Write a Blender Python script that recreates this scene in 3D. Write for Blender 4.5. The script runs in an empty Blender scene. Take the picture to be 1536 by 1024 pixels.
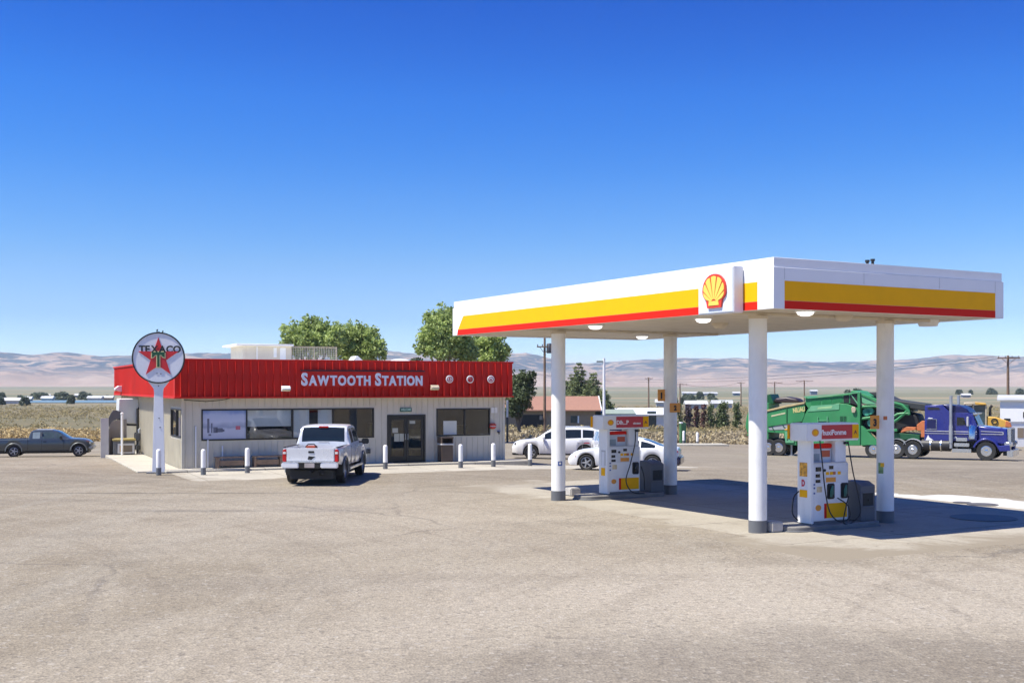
import bpy, bmesh, math, random
import numpy as np
from mathutils import Vector, Matrix, noise, Euler
random.seed(7); rng = np.random.default_rng(11)
S = bpy.context.scene
COL = S.collection
R = math.radians
F, YH, CH = 1747.55, 579.945, 3.3          # focal length and horizon of the photograph in its own pixels, eye height

# ------------------------------------------------------------------ terrain
def sstep(a, b, x):
    t = min(1, max(0, (x-a)/(b-a))); return t*t*(3-2*t)
def gz(x, y):
    y0 = 53 - 8*sstep(-8, 5, x)
    t = max(0.0, y-y0)
    k = 0.036*(1+0.012*min(30, max(0, x-5)))
    d = k*t
    cap = 1.25+0.012*min(30, max(0, x-5))
    d = cap*math.tanh(d/cap*1.0)
    d += 0.9*sstep(95, 170, y)
    if x < -30: d += 0
    return -d
def G(px, py, z=None):
    """point on the ground seen at a pixel of the photograph"""
    if z is None:
        g = 0
        for _ in range(40):
            Y = F*(CH-g)/max(.5, py-YH); X = (px-768)/F*Y
            g = .5*g+.5*gz(X, Y)
    else:
        g = z; Y = F*(CH-g)/(py-YH); X = (px-768)/F*Y
    return Vector((X, Y, g))
def at(px, py, Y):
    return Vector(((px-768)/F*Y, Y, CH-(py-YH)/F*Y))

# ------------------------------------------------------------------ materials
MATS = {}
def nd(nt, t, **kw):
    n = nt.nodes.new(t)
    for k, v in kw.items(): setattr(n, k, v)
    return n
def mixc(nt, fac, a, b, mode='MIX'):
    m = nt.nodes.new('ShaderNodeMix'); m.data_type = 'RGBA'; m.blend_type = mode
    for i, v in ((0, fac), (6, a), (7, b)):
        if isinstance(v, bpy.types.NodeSocket): nt.links.new(v, m.inputs[i])
        elif isinstance(v, (int, float)): m.inputs[i].default_value = v if i == 0 else (v, v, v, 1)
        else: m.inputs[i].default_value = (*v[:3], 1)
    return m.outputs[2]
def noisetex(nt, co, scale, detail=3, rough=.55, dist=0):
    n = nd(nt, 'ShaderNodeTexNoise'); n.inputs['Scale'].default_value = scale
    n.inputs['Detail'].default_value = detail; n.inputs['Roughness'].default_value = rough
    n.inputs['Distortion'].default_value = dist
    nt.links.new(co, n.inputs['Vector']); return n.outputs['Fac']
def ramp(nt, fac, stops):
    r = nd(nt, 'ShaderNodeValToRGB'); e = r.color_ramp.elements
    while len(e) < len(stops): e.new(.5)
    for el, (p, c) in zip(e, stops):
        el.position = p; el.color = (*c, 1) if isinstance(c, tuple) else (c, c, c, 1)
    nt.links.new(fac, r.inputs[0]); return r.outputs[0]
def mapping(nt, co, scale=(1, 1, 1), rot=(0, 0, 0), loc=(0, 0, 0)):
    m = nd(nt, 'ShaderNodeMapping'); m.inputs['Scale'].default_value = scale
    m.inputs['Rotation'].default_value = rot; m.inputs['Location'].default_value = loc
    nt.links.new(co, m.inputs['Vector']); return m.outputs[0]
def math_(nt, op, a, b=None, clamp=False):
    m = nd(nt, 'ShaderNodeMath', operation=op); m.use_clamp = clamp
    for s, v in zip(m.inputs, (a, b)):
        if v is None: continue
        if isinstance(v, (int, float)): s.default_value = v
        else: nt.links.new(v, s)
    return m.outputs[0]
def newmat(name):
    m = bpy.data.materials.new(name); m.use_nodes = True
    nt = m.node_tree; b = nt.nodes['Principled BSDF']
    co = nd(nt, 'ShaderNodeTexCoord').outputs['Object']
    return m, nt, b, co
def mat(name, col, rough=.5, metal=0, var=.07, vscale=2.5, bump=0, bscale=60, coat=0, emit=0, dirt=0, spec=.5):
    if name in MATS: return MATS[name]
    m, nt, b, co = newmat(name)
    n = noisetex(nt, co, vscale, 4)
    lo = tuple(c*(1-var) for c in col); hi = tuple(min(1, c*(1+var)) for c in col)
    c = mixc(nt, ramp(nt, n, [(.3, 0.), (.7, 1.)]), lo, hi)
    if dirt:
        g = noisetex(nt, mapping(nt, co, (1, 1, .35)), vscale*2.3, 6, .65)
        c = mixc(nt, ramp(nt, g, [(.52, 0.), (.8, dirt)]), c, (.22, .19, .155))
    nt.links.new(c, b.inputs['Base Color'])
    rr = nd(nt, 'ShaderNodeMapRange'); rr.inputs['To Min'].default_value = max(.02, rough*.85); rr.inputs['To Max'].default_value = min(1, rough*1.15)
    nt.links.new(n, rr.inputs['Value']); nt.links.new(rr.outputs[0], b.inputs['Roughness'])
    b.inputs['Specular IOR Level'].default_value = spec; b.inputs['Metallic'].default_value = metal; b.inputs['Coat Weight'].default_value = coat
    if coat: b.inputs['Coat Roughness'].default_value = .06
    if emit:
        b.inputs['Emission Color'].default_value = (*col, 1); b.inputs['Emission Strength'].default_value = emit
    if bump:
        bn = nd(nt, 'ShaderNodeBump'); bn.inputs['Strength'].default_value = bump; bn.inputs['Distance'].default_value = .02
        nt.links.new(noisetex(nt, co, bscale, 5), bn.inputs['Height']); nt.links.new(bn.outputs[0], b.inputs['Normal'])
    MATS[name] = m; return m
def glassmat(name, tint=(.85, .9, .9), gloss=.08):
    m, nt, b, co = newmat(name); nt.nodes.remove(b)
    tr = nd(nt, 'ShaderNodeBsdfTransparent'); tr.inputs[0].default_value = (*tint, 1)
    gl = nd(nt, 'ShaderNodeBsdfGlossy'); gl.inputs['Roughness'].default_value = .015
    fr = nd(nt, 'ShaderNodeFresnel'); fr.inputs[0].default_value = 1.52
    fac = math_(nt, 'ADD', math_(nt, 'MULTIPLY', fr.outputs[0], 1.0), gloss, True)
    n = noisetex(nt, co, 1.2, 2); bn = nd(nt, 'ShaderNodeBump'); bn.inputs['Strength'].default_value = .02
    nt.links.new(n, bn.inputs['Height']); nt.links.new(bn.outputs[0], gl.inputs['Normal'])
    mx = nd(nt, 'ShaderNodeMixShader'); nt.links.new(fac, mx.inputs[0]); nt.links.new(tr.outputs[0], mx.inputs[1]); nt.links.new(gl.outputs[0], mx.inputs[2])
    nt.links.new(mx.outputs[0], nt.nodes['Material Output'].inputs[0]); MATS[name] = m; return m
def leafmat(name, a, b_, rough=.6, trans=.25):
    m, nt, b, co = newmat(name)
    geo = nd(nt, 'ShaderNodeNewGeometry')
    c = mixc(nt, geo.outputs['Random Per Island'], a, b_)
    n = noisetex(nt, co, .7, 3)
    c = mixc(nt, ramp(nt, n, [(.35, 0.), (.7, 1.)]), c, tuple(x*1.35 for x in b_))
    nt.links.new(c, b.inputs['Base Color']); b.inputs['Roughness'].default_value = rough
    t = nd(nt, 'ShaderNodeBsdfTranslucent'); nt.links.new(c, t.inputs[0])
    mx = nd(nt, 'ShaderNodeMixShader'); mx.inputs[0].default_value = trans
    nt.links.new(b.outputs[0], mx.inputs[1]); nt.links.new(t.outputs[0], mx.inputs[2])
    nt.links.new(mx.outputs[0], nt.nodes['Material Output'].inputs[0]); MATS[name] = m; return m

M_ = dict(
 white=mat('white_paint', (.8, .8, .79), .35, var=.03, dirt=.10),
 white_clean=mat('white_panel', (.84, .84, .84), .3, var=.02),
 grime_white=mat('column_white', (.82, .81, .78), .42, var=.04, vscale=1.5, dirt=.24),
 yellow=mat('yellow_panel', (.95, .46, .006), .55, var=.03, spec=.12),
 redband=mat('red_panel', (.7, .022, .01), .55, var=.03, spec=.12),
 orange=mat('orange_tag', (.75, .3, .03), .4, var=.05),
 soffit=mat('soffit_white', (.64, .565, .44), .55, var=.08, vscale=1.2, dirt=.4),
 grey_base=mat('grey_paint', (.13, .135, .145), .5, var=.1),
 steel=mat('galvanised', (.45, .46, .47), .42, .6, var=.12),
 chrome=mat('chrome', (.72, .72, .72), .27, 1, var=.04),
 black=mat('black_rubber', (.014, .014, .015), .6, var=.2),
 blackgloss=mat('black_plastic', (.015, .015, .017), .25, var=.1),
 tyre=mat('tyre_rubber', (.022, .022, .022), .8, var=.25, vscale=12),
 rim=mat('alloy_rim', (.45, .45, .46), .4, .7, var=.08),
 siding=mat('siding_paint', (.585, .545, .44), .65, var=.06, vscale=1.2, dirt=.16, bump=.05),
 fascia_red=mat('fascia_red', (.56, .022, .014), .55, var=.1, vscale=.8, dirt=.05, spec=.2),
 roof_cream=mat('cream_metal', (.68, .64, .54), .5, var=.05, dirt=.15),
 bronze=mat('bronze_frame', (.018, .016, .014), .35, var=.1),
 blind=mat('window_blind', (.86, .9, .92), .6, var=.05),
 paper=mat('paper', (.75, .74, .68), .7, var=.06),
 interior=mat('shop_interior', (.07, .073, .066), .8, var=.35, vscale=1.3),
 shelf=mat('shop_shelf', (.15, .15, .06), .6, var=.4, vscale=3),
 wood=mat('weathered_wood', (.25, .17, .115), .7, var=.3, vscale=6, bump=.2),
 polewood=mat('pole_wood', (.2, .13, .085), .8, var=.25, vscale=5),
 bark=mat('bark', (.14, .115, .09), .9, var=.3, vscale=7, bump=.4, bscale=20),
 brownbin=mat('brown_bin', (.085, .06, .045), .55, var=.15),
 tan=mat('tan_paint', (.48, .4, .28), .6, var=.08, dirt=.2),
 carwhite=mat('car_white', (.78, .785, .8), .28, var=.02, coat=.6),
 carsilver=mat('car_white_truck', (.68, .69, .71), .28, .15, var=.02, coat=.6),
 cargrey=mat('car_grey', (.07, .085, .095), .3, .4, var=.05, coat=.6),
 flare=mat('flare_grey', (.17, .19, .2), .4, .2, var=.05),
 carblue=mat('car_dark_blue', (.02, .018, .05), .25, .2, var=.05, coat=.6),
 carglass=mat('tinted_glass', (.014, .019, .022), .05, var=.1),
 carglass_clear=mat('clear_glass', (.06, .085, .09), .05, var=.3),
 tail=mat('tail_lamp', (.5, .012, .015), .15, var=.1),
 tailwhite=mat('lamp_clear', (.75, .74, .72), .12, var=.05),
 darkmetal=mat('dark_metal', (.035, .035, .038), .5, .3, var=.2),
 bin=mat('bin_grey', (.10, .105, .115), .5, var=.08),
 semi=mat('semi_blue', (.016, .024, .2), .28, .1, var=.05, coat=.7),
 semidark=mat('semi_dark_blue', (.012, .014, .08), .3, .1, var=.1),
 green=mat('machine_green', (.035, .23, .08), .5, var=.12, vscale=.9, dirt=.12),
 greenlight=mat('machine_pale_green', (.13, .38, .2), .45, var=.08, dirt=.1),
 greendark=mat('machine_dark_green', (.006, .075, .025), .5, var=.2),
 loader=mat('loader_yellow', (.62, .36, .06), .5, var=.08, dirt=.15),
 rust=mat('orange_steel', (.5, .15, .05), .6, var=.2, dirt=.1),
 roofbrown=mat('brown_shingle', (.3, .155, .105), .85, var=.1, vscale=4, bump=.3),
 houseWall=mat('house_wall', (.3, .23, .16), .8, var=.1),
 ltgrey=mat('light_grey', (.5, .5, .5), .5, var=.06),
 ac_white=mat('unit_white', (.66, .67, .64), .45, var=.04, dirt=.12),
 signgreen=mat('exit_green', (.02, .1, .07), .4, var=.05),
 star=mat('star_red', (.6, .02, .025), .35, var=.05),
 signwhite=mat('sign_white', (.74, .75, .78), .35, var=.03, dirt=.06),
 glow=mat('lamp_lens', (.95, .95, .92), .2, var=.01, emit=.9),
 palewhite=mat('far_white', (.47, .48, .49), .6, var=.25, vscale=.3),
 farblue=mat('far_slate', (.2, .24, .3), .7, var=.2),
 blue=mat('blue_label', (.05, .1, .3), .4, var=.1),
 postgreen=mat('post_green', (.06, .17, .07), .5, var=.1),
 concrete_block=mat('concrete_block', (.45, .43, .4), .85, var=.12, vscale=5, bump=.3),
)
M_['glass'] = glassmat('shop_glass', (.92, .95, .95), .06)

# ------------------------------------------------------------------ mesh building
class MB:
    def __init__(s): s.v = []; s.f = []
    def add(s, vs, fs, M=None):
        o = len(s.v)
        s.v += [tuple(M @ Vector(v)) if M else tuple(v) for v in vs]
        s.f += [tuple(i+o for i in f) for f in fs]; return s
    def box(s, a, b, M=None):
        x0, y0, z0 = a; x1, y1, z1 = b
        return s.add([(x0,y0,z0),(x1,y0,z0),(x1,y1,z0),(x0,y1,z0),(x0,y0,z1),(x1,y0,z1),(x1,y1,z1),(x0,y1,z1)],
                     [(0,3,2,1),(4,5,6,7),(0,1,5,4),(1,2,6,5),(2,3,7,6),(3,0,4,7)], M)
    def cbox(s, c, d, M=None):
        return s.box([c[i]-d[i]/2 for i in range(3)], [c[i]+d[i]/2 for i in range(3)], M)
    def rbox(s, a, b, r=.03, n=2, M=None):
        """box with its vertical and horizontal edges bevelled"""
        bm = bmesh.new(); bmesh.ops.create_cube(bm, size=1)
        for v in bm.verts: v.co = Vector([a[i]+(v.co[i]+.5)*(b[i]-a[i]) for i in range(3)])
        bmesh.ops.bevel(bm, geom=bm.edges[:], offset=r, segments=n, affect='EDGES', clamp_overlap=True)
        bm.verts.index_update()
        s.add([v.co[:] for v in bm.verts], [[v.index for v in f.verts] for f in bm.faces], M); bm.free(); return s
    def prism(s, poly, y0, y1, axis='y', M=None):
        """polygon in two axes pushed along the third"""
        n = len(poly)
        def p(a, b, c): return {'y': (a, c, b), 'x': (c, a, b), 'z': (a, b, c)}[axis]
        vs = [p(a, b, y0) for a, b in poly]+[p(a, b, y1) for a, b in poly]
        return s.add(vs, [tuple(range(n)), tuple(range(2*n-1, n-1, -1))]+[(i, i+n, (i+1) % n+n, (i+1) % n) for i in range(n)], M)
    def rod(s, p, q, r, r2=None, n=10, caps=True, M=None):
        p, q = Vector(p), Vector(q); r2 = r if r2 is None else r2
        d = (q-p).normalized(); a = d.orthogonal().normalized(); b = d.cross(a)
        vs = []
        for c, rr in ((p, r), (q, r2)):
            for i in range(n):
                t = 2*math.pi*i/n; vs.append(c+(a*math.cos(t)+b*math.sin(t))*rr)
        fs = [(i, (i+1) % n, (i+1) % n+n, i+n) for i in range(n)]
        if caps: fs += [tuple(range(n-1, -1, -1)), tuple(range(n, 2*n))]
        return s.add(vs, fs, M)
    def tube(s, pts, r, n=8, M=None):
        pts = [Vector(p) for p in pts]; rs = r if isinstance(r, (list, tuple)) else [r]*len(pts)
        vs = []; a = None
        for i, p in enumerate(pts):
            d = (pts[min(i+1, len(pts)-1)]-pts[max(i-1, 0)]).normalized()
            a = d.orthogonal().normalized() if a is None else (a-d*a.dot(d)).normalized()
            b = d.cross(a)
            for k in range(n):
                t = 2*math.pi*k/n; vs.append(p+(a*math.cos(t)+b*math.sin(t))*rs[i])
        fs = [(i*n+k, i*n+(k+1) % n, (i+1)*n+(k+1) % n, (i+1)*n+k) for i in range(len(pts)-1) for k in range(n)]
        fs += [tuple(range(n-1, -1, -1)), tuple(range((len(pts)-1)*n, len(pts)*n))]
        return s.add(vs, fs, M)
    def lathe(s, prof, n=24, M=None, close=False):
        """profile of (radius, height) turned about z"""
        m = len(prof)
        vs = [(r*math.cos(2*math.pi*i/n), r*math.sin(2*math.pi*i/n), z) for i in range(n) for r, z in prof]
        fs = []
        for i in range(n):
            j = (i+1) % n
            for k in range(m-1 if not close else m):
                k2 = (k+1) % m
                fs.append((i*m+k, j*m+k, j*m+k2, i*m+k2))
        if not close:
            if prof[0][0] > 1e-6: fs.append(tuple(i*m for i in range(n-1, -1, -1)))
            if prof[-1][0] > 1e-6: fs.append(tuple(i*m+m-1 for i in range(n)))
        return s.add(vs, fs, M)
    def text(s, body, size, depth, M, bold=0, align='CENTER', xs=1.0):
        cu = bpy.data.curves.new('lettering', 'FONT'); cu.body = body; cu.size = size
        cu.extrude = depth/2; cu.offset = bold; cu.align_x = align; cu.align_y = 'BOTTOM_BASELINE'; cu.resolution_u = 3
        o = bpy.data.objects.new('lettering', cu); COL.objects.link(o)
        dg = bpy.context.evaluated_depsgraph_get(); dg.update()
        me = bpy.data.meshes.new_from_object(o.evaluated_get(dg))
        X = M @ Matrix.Diagonal((xs, 1, 1, 1))
        s.add([v.co[:] for v in me.vertices], [tuple(p.vertices) for p in me.polygons], X)
        bpy.data.objects.remove(o); bpy.data.curves.remove(cu); bpy.data.meshes.remove(me); return s
    def build(s, name, m, parent=None, smooth=40, loc=None, rz=0, bevel=0, recentre=False):
        me = bpy.data.meshes.new(name); me.from_pydata(s.v, [], s.f)
        bm = bmesh.new(); bm.from_mesh(me); bmesh.ops.remove_doubles(bm, verts=bm.verts, dist=1e-5)
        bmesh.ops.recalc_face_normals(bm, faces=bm.faces); bm.to_mesh(me); bm.free()
        c = Vector((0, 0, 0))
        if recentre:
            a = np.array([v.co[:] for v in me.vertices]); lo, hi = a.min(0), a.max(0)
            c = Vector(((lo[0]+hi[0])/2, (lo[1]+hi[1])/2, lo[2])); me.transform(Matrix.Translation(-c))
        if smooth:
            me.polygons.foreach_set('use_smooth', [True]*len(me.polygons)); me.set_sharp_from_angle(angle=R(smooth))
        ms = m if isinstance(m, (list, tuple)) else [m]
        for x in ms: me.materials.append(M_[x] if isinstance(x, str) else x)
        o = bpy.data.objects.new(name, me); COL.objects.link(o)
        if parent: o.parent = parent
        base = Vector(loc) if loc is not None else Vector((0, 0, 0))
        o.location = base+Matrix.Rotation(rz, 3, 'Z') @ c; o.rotation_euler.z = rz
        if bevel:
            b = o.modifiers.new('edge', 'BEVEL'); b.width = bevel; b.segments = 2; b.limit_method = 'ANGLE'; b.harden_normals = False
        return o
def tag(o, label=None, cat=None, group=None, kind=None):
    for k, v in (('label', label), ('category', cat), ('group', group), ('kind', kind)):
        if v: o[k] = v
    return o
class Frame:
    def __init__(s, x, y, yaw, z=0): s.o = Vector((x, y, z)); s.rz = R(yaw)
    def w(s, x, y, z=0): return s.o+Matrix.Rotation(s.rz, 3, 'Z') @ Vector((x, y, z))
def thing(name, label, cat, loc, rz=0, group=None):
    o = bpy.data.objects.new(name, None); COL.objects.link(o); o.empty_display_size = .3
    o.location = loc; o.rotation_euler.z = rz; return tag(o, label, cat, group)
def copy_tree(o, parent=None):
    c = o.copy(); COL.objects.link(c)
    if parent: c.parent = parent
    for ch in [x for x in COL.objects if x.parent == o]: copy_tree(ch, c)
    return c
RX90 = Matrix.Rotation(R(90), 4, 'X')       # text upright, reading along +x, facing -y
def TX(x, y, z, rz=0): return Matrix.Translation((x, y, z)) @ Matrix.Rotation(rz, 4, 'Z') @ RX90
# ------------------------------------------------------------------ camera, light, sky
cam = bpy.data.cameras.new('camera'); co_ = bpy.data.objects.new('camera', cam); COL.objects.link(co_)
co_.location = (0, 0, CH); co_.rotation_euler = (R(90), 0, 0)
cam.lens = 36*F/1536; cam.shift_y = (YH-512)/1536; cam.clip_end = 40000; cam.clip_start = .1
S.camera = co_
SUN_EL, SUN_AZ = 61.5, -110.0                # azimuth from +Y towards +X: the sun stands to the left
sd = Vector((math.sin(R(SUN_AZ))*math.cos(R(SUN_EL)), math.cos(R(SUN_AZ))*math.cos(R(SUN_EL)), math.sin(R(SUN_EL))))
sl = bpy.data.lights.new('sun', 'SUN'); sl.energy = 5.0; sl.angle = R(.5); sl.color = (1, .945, .83)
so = bpy.data.objects.new('sun', sl); COL.objects.link(so); so.rotation_euler = sd.to_track_quat('Z', 'Y').to_euler(); so.location = sd*50
W = bpy.data.worlds.new('World'); S.world = W; W.use_nodes = True
nt = W.node_tree; bg = nt.nodes['Background']
sky = nd(nt, 'ShaderNodeTexSky', sky_type='NISHITA'); sky.sun_disc = False
sky.sun_elevation = R(SUN_EL); sky.sun_rotation = R(SUN_AZ); sky.altitude = 1500; sky.air_density = 1.0; sky.dust_density = .2; sky.ozone_density = 4.0
hs = nd(nt, 'ShaderNodeHueSaturation'); hs.inputs['Saturation'].default_value = 1.22; hs.inputs['Hue'].default_value = .508
nt.links.new(sky.outputs[0], hs.inputs['Color']); bg.inputs[1].default_value = .07
sc_ = nd(nt, 'ShaderNodeSeparateColor'); cc_ = nd(nt, 'ShaderNodeCombineColor'); nt.links.new(hs.outputs[0], sc_.inputs[0])      # per-channel grade: deeper blue with height inside the view
for i, (ga, ref, out_) in enumerate(((2.47, .413, .46), (2.13, .521, .68), (1.3, .658, .985))):
    v_ = math_(nt, 'MULTIPLY', math_(nt, 'POWER', math_(nt, 'MULTIPLY', sc_.outputs[i], .1061/ref), ga), out_/.1061)
    nt.links.new(math_(nt, 'MINIMUM', v_, 16), cc_.inputs[i])
wd_ = nd(nt, 'ShaderNodeTexCoord'); sx_ = nd(nt, 'ShaderNodeSeparateXYZ'); nt.links.new(wd_.outputs['Generated'], sx_.inputs[0])
tr_ = ramp(nt, sx_.outputs[2], [(0., (.36, .36, .55)), (.034, (.36, .36, .55)), (.058, (.48, .37, .47)), (.103, (1.03, .55, .44)), (.158, (1.4, .75, .49)), (.239, (1.25, .96, .56)), (.31, (.78, .9, .54)), (.42, (1.5, 1.25, .58)), (.7, (4.0, 2.4, .78))])  # upper stops brighten the unseen sky overhead as added fill for shade
mm_ = mixc(nt, 1., cc_.outputs[0], tr_, 'MULTIPLY'); nt.links.new(mixc(nt, 1., mm_, (2, 2, 2), 'MULTIPLY'), bg.inputs[0])
S.view_settings.view_transform = 'Standard'; S.view_settings.look = 'None'; S.view_settings.gamma = 1
S.view_settings.exposure = .7

# ------------------------------------------------------------------ ground sheet to the horizon
m, nt, b, co = newmat('steppe_soil')
geo = nd(nt, 'ShaderNodeSeparateXYZ'); nt.links.new(co, geo.inputs[0])
big = noisetex(nt, mapping(nt, co, (.004, .02, .02)), 1.0, 5, .6, .5)
c = ramp(nt, big, [(.3, (.15, .118, .055)), (.45, (.175, .137, .068)), (.6, (.125, .112, .05)), (.72, (.2, .155, .082))])
med = noisetex(nt, mapping(nt, co, (.05, .3, .3)), 1.0, 6, .65)
c = mixc(nt, ramp(nt, med, [(.45, 0.), (.62, .75)]), c, (.105, .098, .055))
nr_ = nd(nt, 'ShaderNodeMapRange'); nr_.inputs['From Min'].default_value = 138; nr_.inputs['From Max'].default_value = 108; nt.links.new(math_(nt, 'ADD', geo.outputs[1], math_(nt, 'MULTIPLY', noisetex(nt, co, .06, 4), 36)), nr_.inputs[0])
c = mixc(nt, math_(nt, 'MULTIPLY', nr_.outputs[0], .85), c, (.27, .205, .13))
# belts of cropland and dry lake bed far out on the flat
band = noisetex(nt, mapping(nt, co, (.0003, .0042, 1)), 1.0, 3, .6, .2)
fld = ramp(nt, band, [(.3, (.2, .17, .1)), (.42, (.12, .135, .075)), (.5, (.28, .22, .135)), (.56, (.13, .155, .1)), (.66, (.31, .25, .17)), (.74, (.16, .18, .14))])
far = nd(nt, 'ShaderNodeMapRange'); far.inputs['From Min'].default_value = 260; far.inputs['From Max'].default_value = 520
nt.links.new(geo.outputs[1], far.inputs[0])
c = mixc(nt, math_(nt, 'MULTIPLY', far.outputs[0], .85, True), c, fld)
fine = noisetex(nt, co, 2.2, 6, .7)
c = mixc(nt, 1.0, c, ramp(nt, fine, [(.25, .72), (.75, 1.25)]), 'MULTIPLY')
nt.links.new(c, b.inputs['Base Color']); b.inputs['Roughness'].default_value = .95
bn = nd(nt, 'ShaderNodeBump'); bn.inputs['Strength'].default_value = .6; bn.inputs['Distance'].default_value = .15
nt.links.new(fine, bn.inputs['Height']); nt.links.new(bn.outputs[0], b.inputs['Normal'])
MATS['steppe'] = m; M_['steppe'] = m
def far_rise(x, y):
    r = math.hypot(x, y); return 6*sstep(900, 3300, r) if y > 0 else 0
rad = list(np.concatenate([np.arange(0, 60, 3.), np.arange(60, 200, 4.), np.geomspace(200, 9000, 60)]))
NA = 180; mb = MB(); mb.v.append((0, 0, gz(0, 0)-.06))
for r in rad[1:]:
    for k in range(NA):
        a = 2*math.pi*k/NA; x, y = r*math.sin(a), r*math.cos(a)
        mb.v.append((x, y, gz(x, y)-.06-.05*sstep(30, 60, r)*(1-sstep(96, 110, r))+far_rise(x, y)))
for k in range(NA): mb.f.append((0, 1+(k+1) % NA, 1+k))
for i in range(len(rad)-2):
    for k in range(NA):
        a = 1+i*NA+k; b2 = 1+i*NA+(k+1) % NA; mb.f.append((a, b2, b2+NA, a+NA))
tag(mb.build('ground', 'steppe', smooth=180), kind='structure')

# ------------------------------------------------------------------ weathered asphalt lot
def lotmat(name, A, B, light, worn=True):
    m, nt, b, co = newmat(name)
    n1 = noisetex(nt, mapping(nt, co, (.09, .16, .1)), 1, 5, .6, .4)
    c = ramp(nt, n1, [(.32, A), (.5, B), (.68, light)])
    if worn:
        n2 = noisetex(nt, mapping(nt, co, (.75, .055, .2), (0, 0, R(-24))), 1, 4, .6, .8)     # sweeping tyre polish
        c = mixc(nt, ramp(nt, n2, [(.5, 0.), (.68, .5)]), c, (.27, .242, .19))
        n2b = noisetex(nt, mapping(nt, co, (.05, .5, .2), (0, 0, R(8))), 1, 4, .6, .5)
        c = mixc(nt, ramp(nt, n2b, [(.52, 0.), (.72, .55)]), c, (.15, .127, .096))
        sp = nd(nt, 'ShaderNodeSeparateXYZ'); nt.links.new(co, sp.inputs[0])
        def ell(cx, cy, rx, ry, soft, ns, amp):
            dx = math_(nt, 'DIVIDE', math_(nt, 'SUBTRACT', sp.outputs[0], cx), rx)
            dy = math_(nt, 'DIVIDE', math_(nt, 'SUBTRACT', sp.outputs[1], cy), ry)
            d = math_(nt, 'SQRT', math_(nt, 'ADD', math_(nt, 'MULTIPLY', dx, dx), math_(nt, 'MULTIPLY', dy, dy)))
            d = math_(nt, 'ADD', d, math_(nt, 'MULTIPLY', math_(nt, 'SUBTRACT', noisetex(nt, co, ns, 6, .65), .5), amp))
            mr = nd(nt, 'ShaderNodeMapRange'); mr.inputs['From Min'].default_value = 1+soft; mr.inputs['From Max'].default_value = 1-soft
            nt.links.new(d, mr.inputs[0]); return mr.outputs[0]
        c = mixc(nt, math_(nt, 'MULTIPLY', ell(7.0, 18.6, 9.5, 3.8, .45, .5, .8), .75), c, (.35, .305, .24))
        c = mixc(nt, math_(nt, 'MULTIPLY', ell(-1.5, 30.5, 8, 7.5, .45, .35, .8), .5), c, (.32, .28, .218))
        c = mixc(nt, math_(nt, 'MULTIPLY', ell(-1.0, 14.2, 4.5, 2.2, .45, .5, .8), .55), c, (.325, .282, .22))
        c = mixc(nt, math_(nt, 'MULTIPLY', ell(3.6, 11.8, 5.2, 4.0, .14, .9, .5), .62), c, (.165, .14, .108))
        c = mixc(nt, math_(nt, 'MULTIPLY', ell(1, 44, 26, 3.6, .3, .35, .7), .5), c, (.168, .142, .106))
        c = mixc(nt, math_(nt, 'MULTIPLY', ell(-8.5, 31, 2.2, .28, .5, 1.6, 1.2), .6), c, (.11, .095, .075))
        c = mixc(nt, math_(nt, 'MULTIPLY', ell(-11.5, 36.2, 4.5, .16, .6, 1.2, 1.3), .8), c, (.1, .085, .062))
        for cx_, cy_, rx_, ry_, am_ in ((1.2, 28.0, 1.7, .6, .3), (5.2, 22.0, 1.8, .5, .3), (11.5, 20.6, 1.6, .5, .35), (-2.6, 38.6, 1.8, .6, .3), (-4.5, 24.5, .8, .4, .3), (-9.5, 26, .9, .5, .3)):
            c = mixc(nt, math_(nt, 'MULTIPLY', ell(cx_, cy_, rx_, ry_, .6, 1.3, 1.4), am_), c, (.115, .095, .068))
        c = mixc(nt, math_(nt, 'MULTIPLY', ell(-5.2, 31.5, 1.5, .8, .3, 1.2, .8), .35), c, (.16, .14, .12))
        c = mixc(nt, math_(nt, 'MULTIPLY', ell(20, 66, 30, 14, .4, .1, .7), .45), c, (.182, .157, .123))
        for cx_, cy_, am_, ns_ in ((-26, 12, .32, 1.3), (30, 4, .26, 1.1), (2, 62, .22, .9)):     # arcs worn by turning wheels
            dx = math_(nt, 'SUBTRACT', sp.outputs[0], cx_); dy = math_(nt, 'SUBTRACT', sp.outputs[1], cy_)
            rr_ = math_(nt, 'SQRT', math_(nt, 'ADD', math_(nt, 'MULTIPLY', dx, dx), math_(nt, 'MULTIPLY', dy, dy))); th_ = math_(nt, 'ARCTAN2', dy, dx)
            cv_ = nd(nt, 'ShaderNodeCombineXYZ'); nt.links.new(math_(nt, 'MULTIPLY', rr_, ns_), cv_.inputs[0]); nt.links.new(math_(nt, 'MULTIPLY', th_, 2.2), cv_.inputs[1])
            an_ = noisetex(nt, cv_.outputs[0], 1, 5, .6, .15)
            c = mixc(nt, math_(nt, 'MULTIPLY', ramp(nt, an_, [(.52, 0.), (.66, 1.)]), am_), c, (.31, .27, .205))
            c = mixc(nt, math_(nt, 'MULTIPLY', ramp(nt, an_, [(.34, 1.), (.46, 0.)]), am_*.8), c, (.15, .12, .082))
        oil = noisetex(nt, co, .85, 4, .6, .6); c = mixc(nt, ramp(nt, oil, [(.7, 0.), (.76, .5)]), c, (.1, .085, .065))
        vd = nd(nt, 'ShaderNodeTexVoronoi', feature='DISTANCE_TO_EDGE'); vd.inputs['Scale'].default_value = .11
        wob = mixc(nt, .05, co, nd(nt, 'ShaderNodeTexNoise').outputs['Color'], 'ADD')
        nn = nd(nt, 'ShaderNodeTexNoise'); nn.inputs['Scale'].default_value = .8; nn.inputs['Detail'].default_value = 6; nt.links.new(co, nn.inputs['Vector'])
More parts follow.
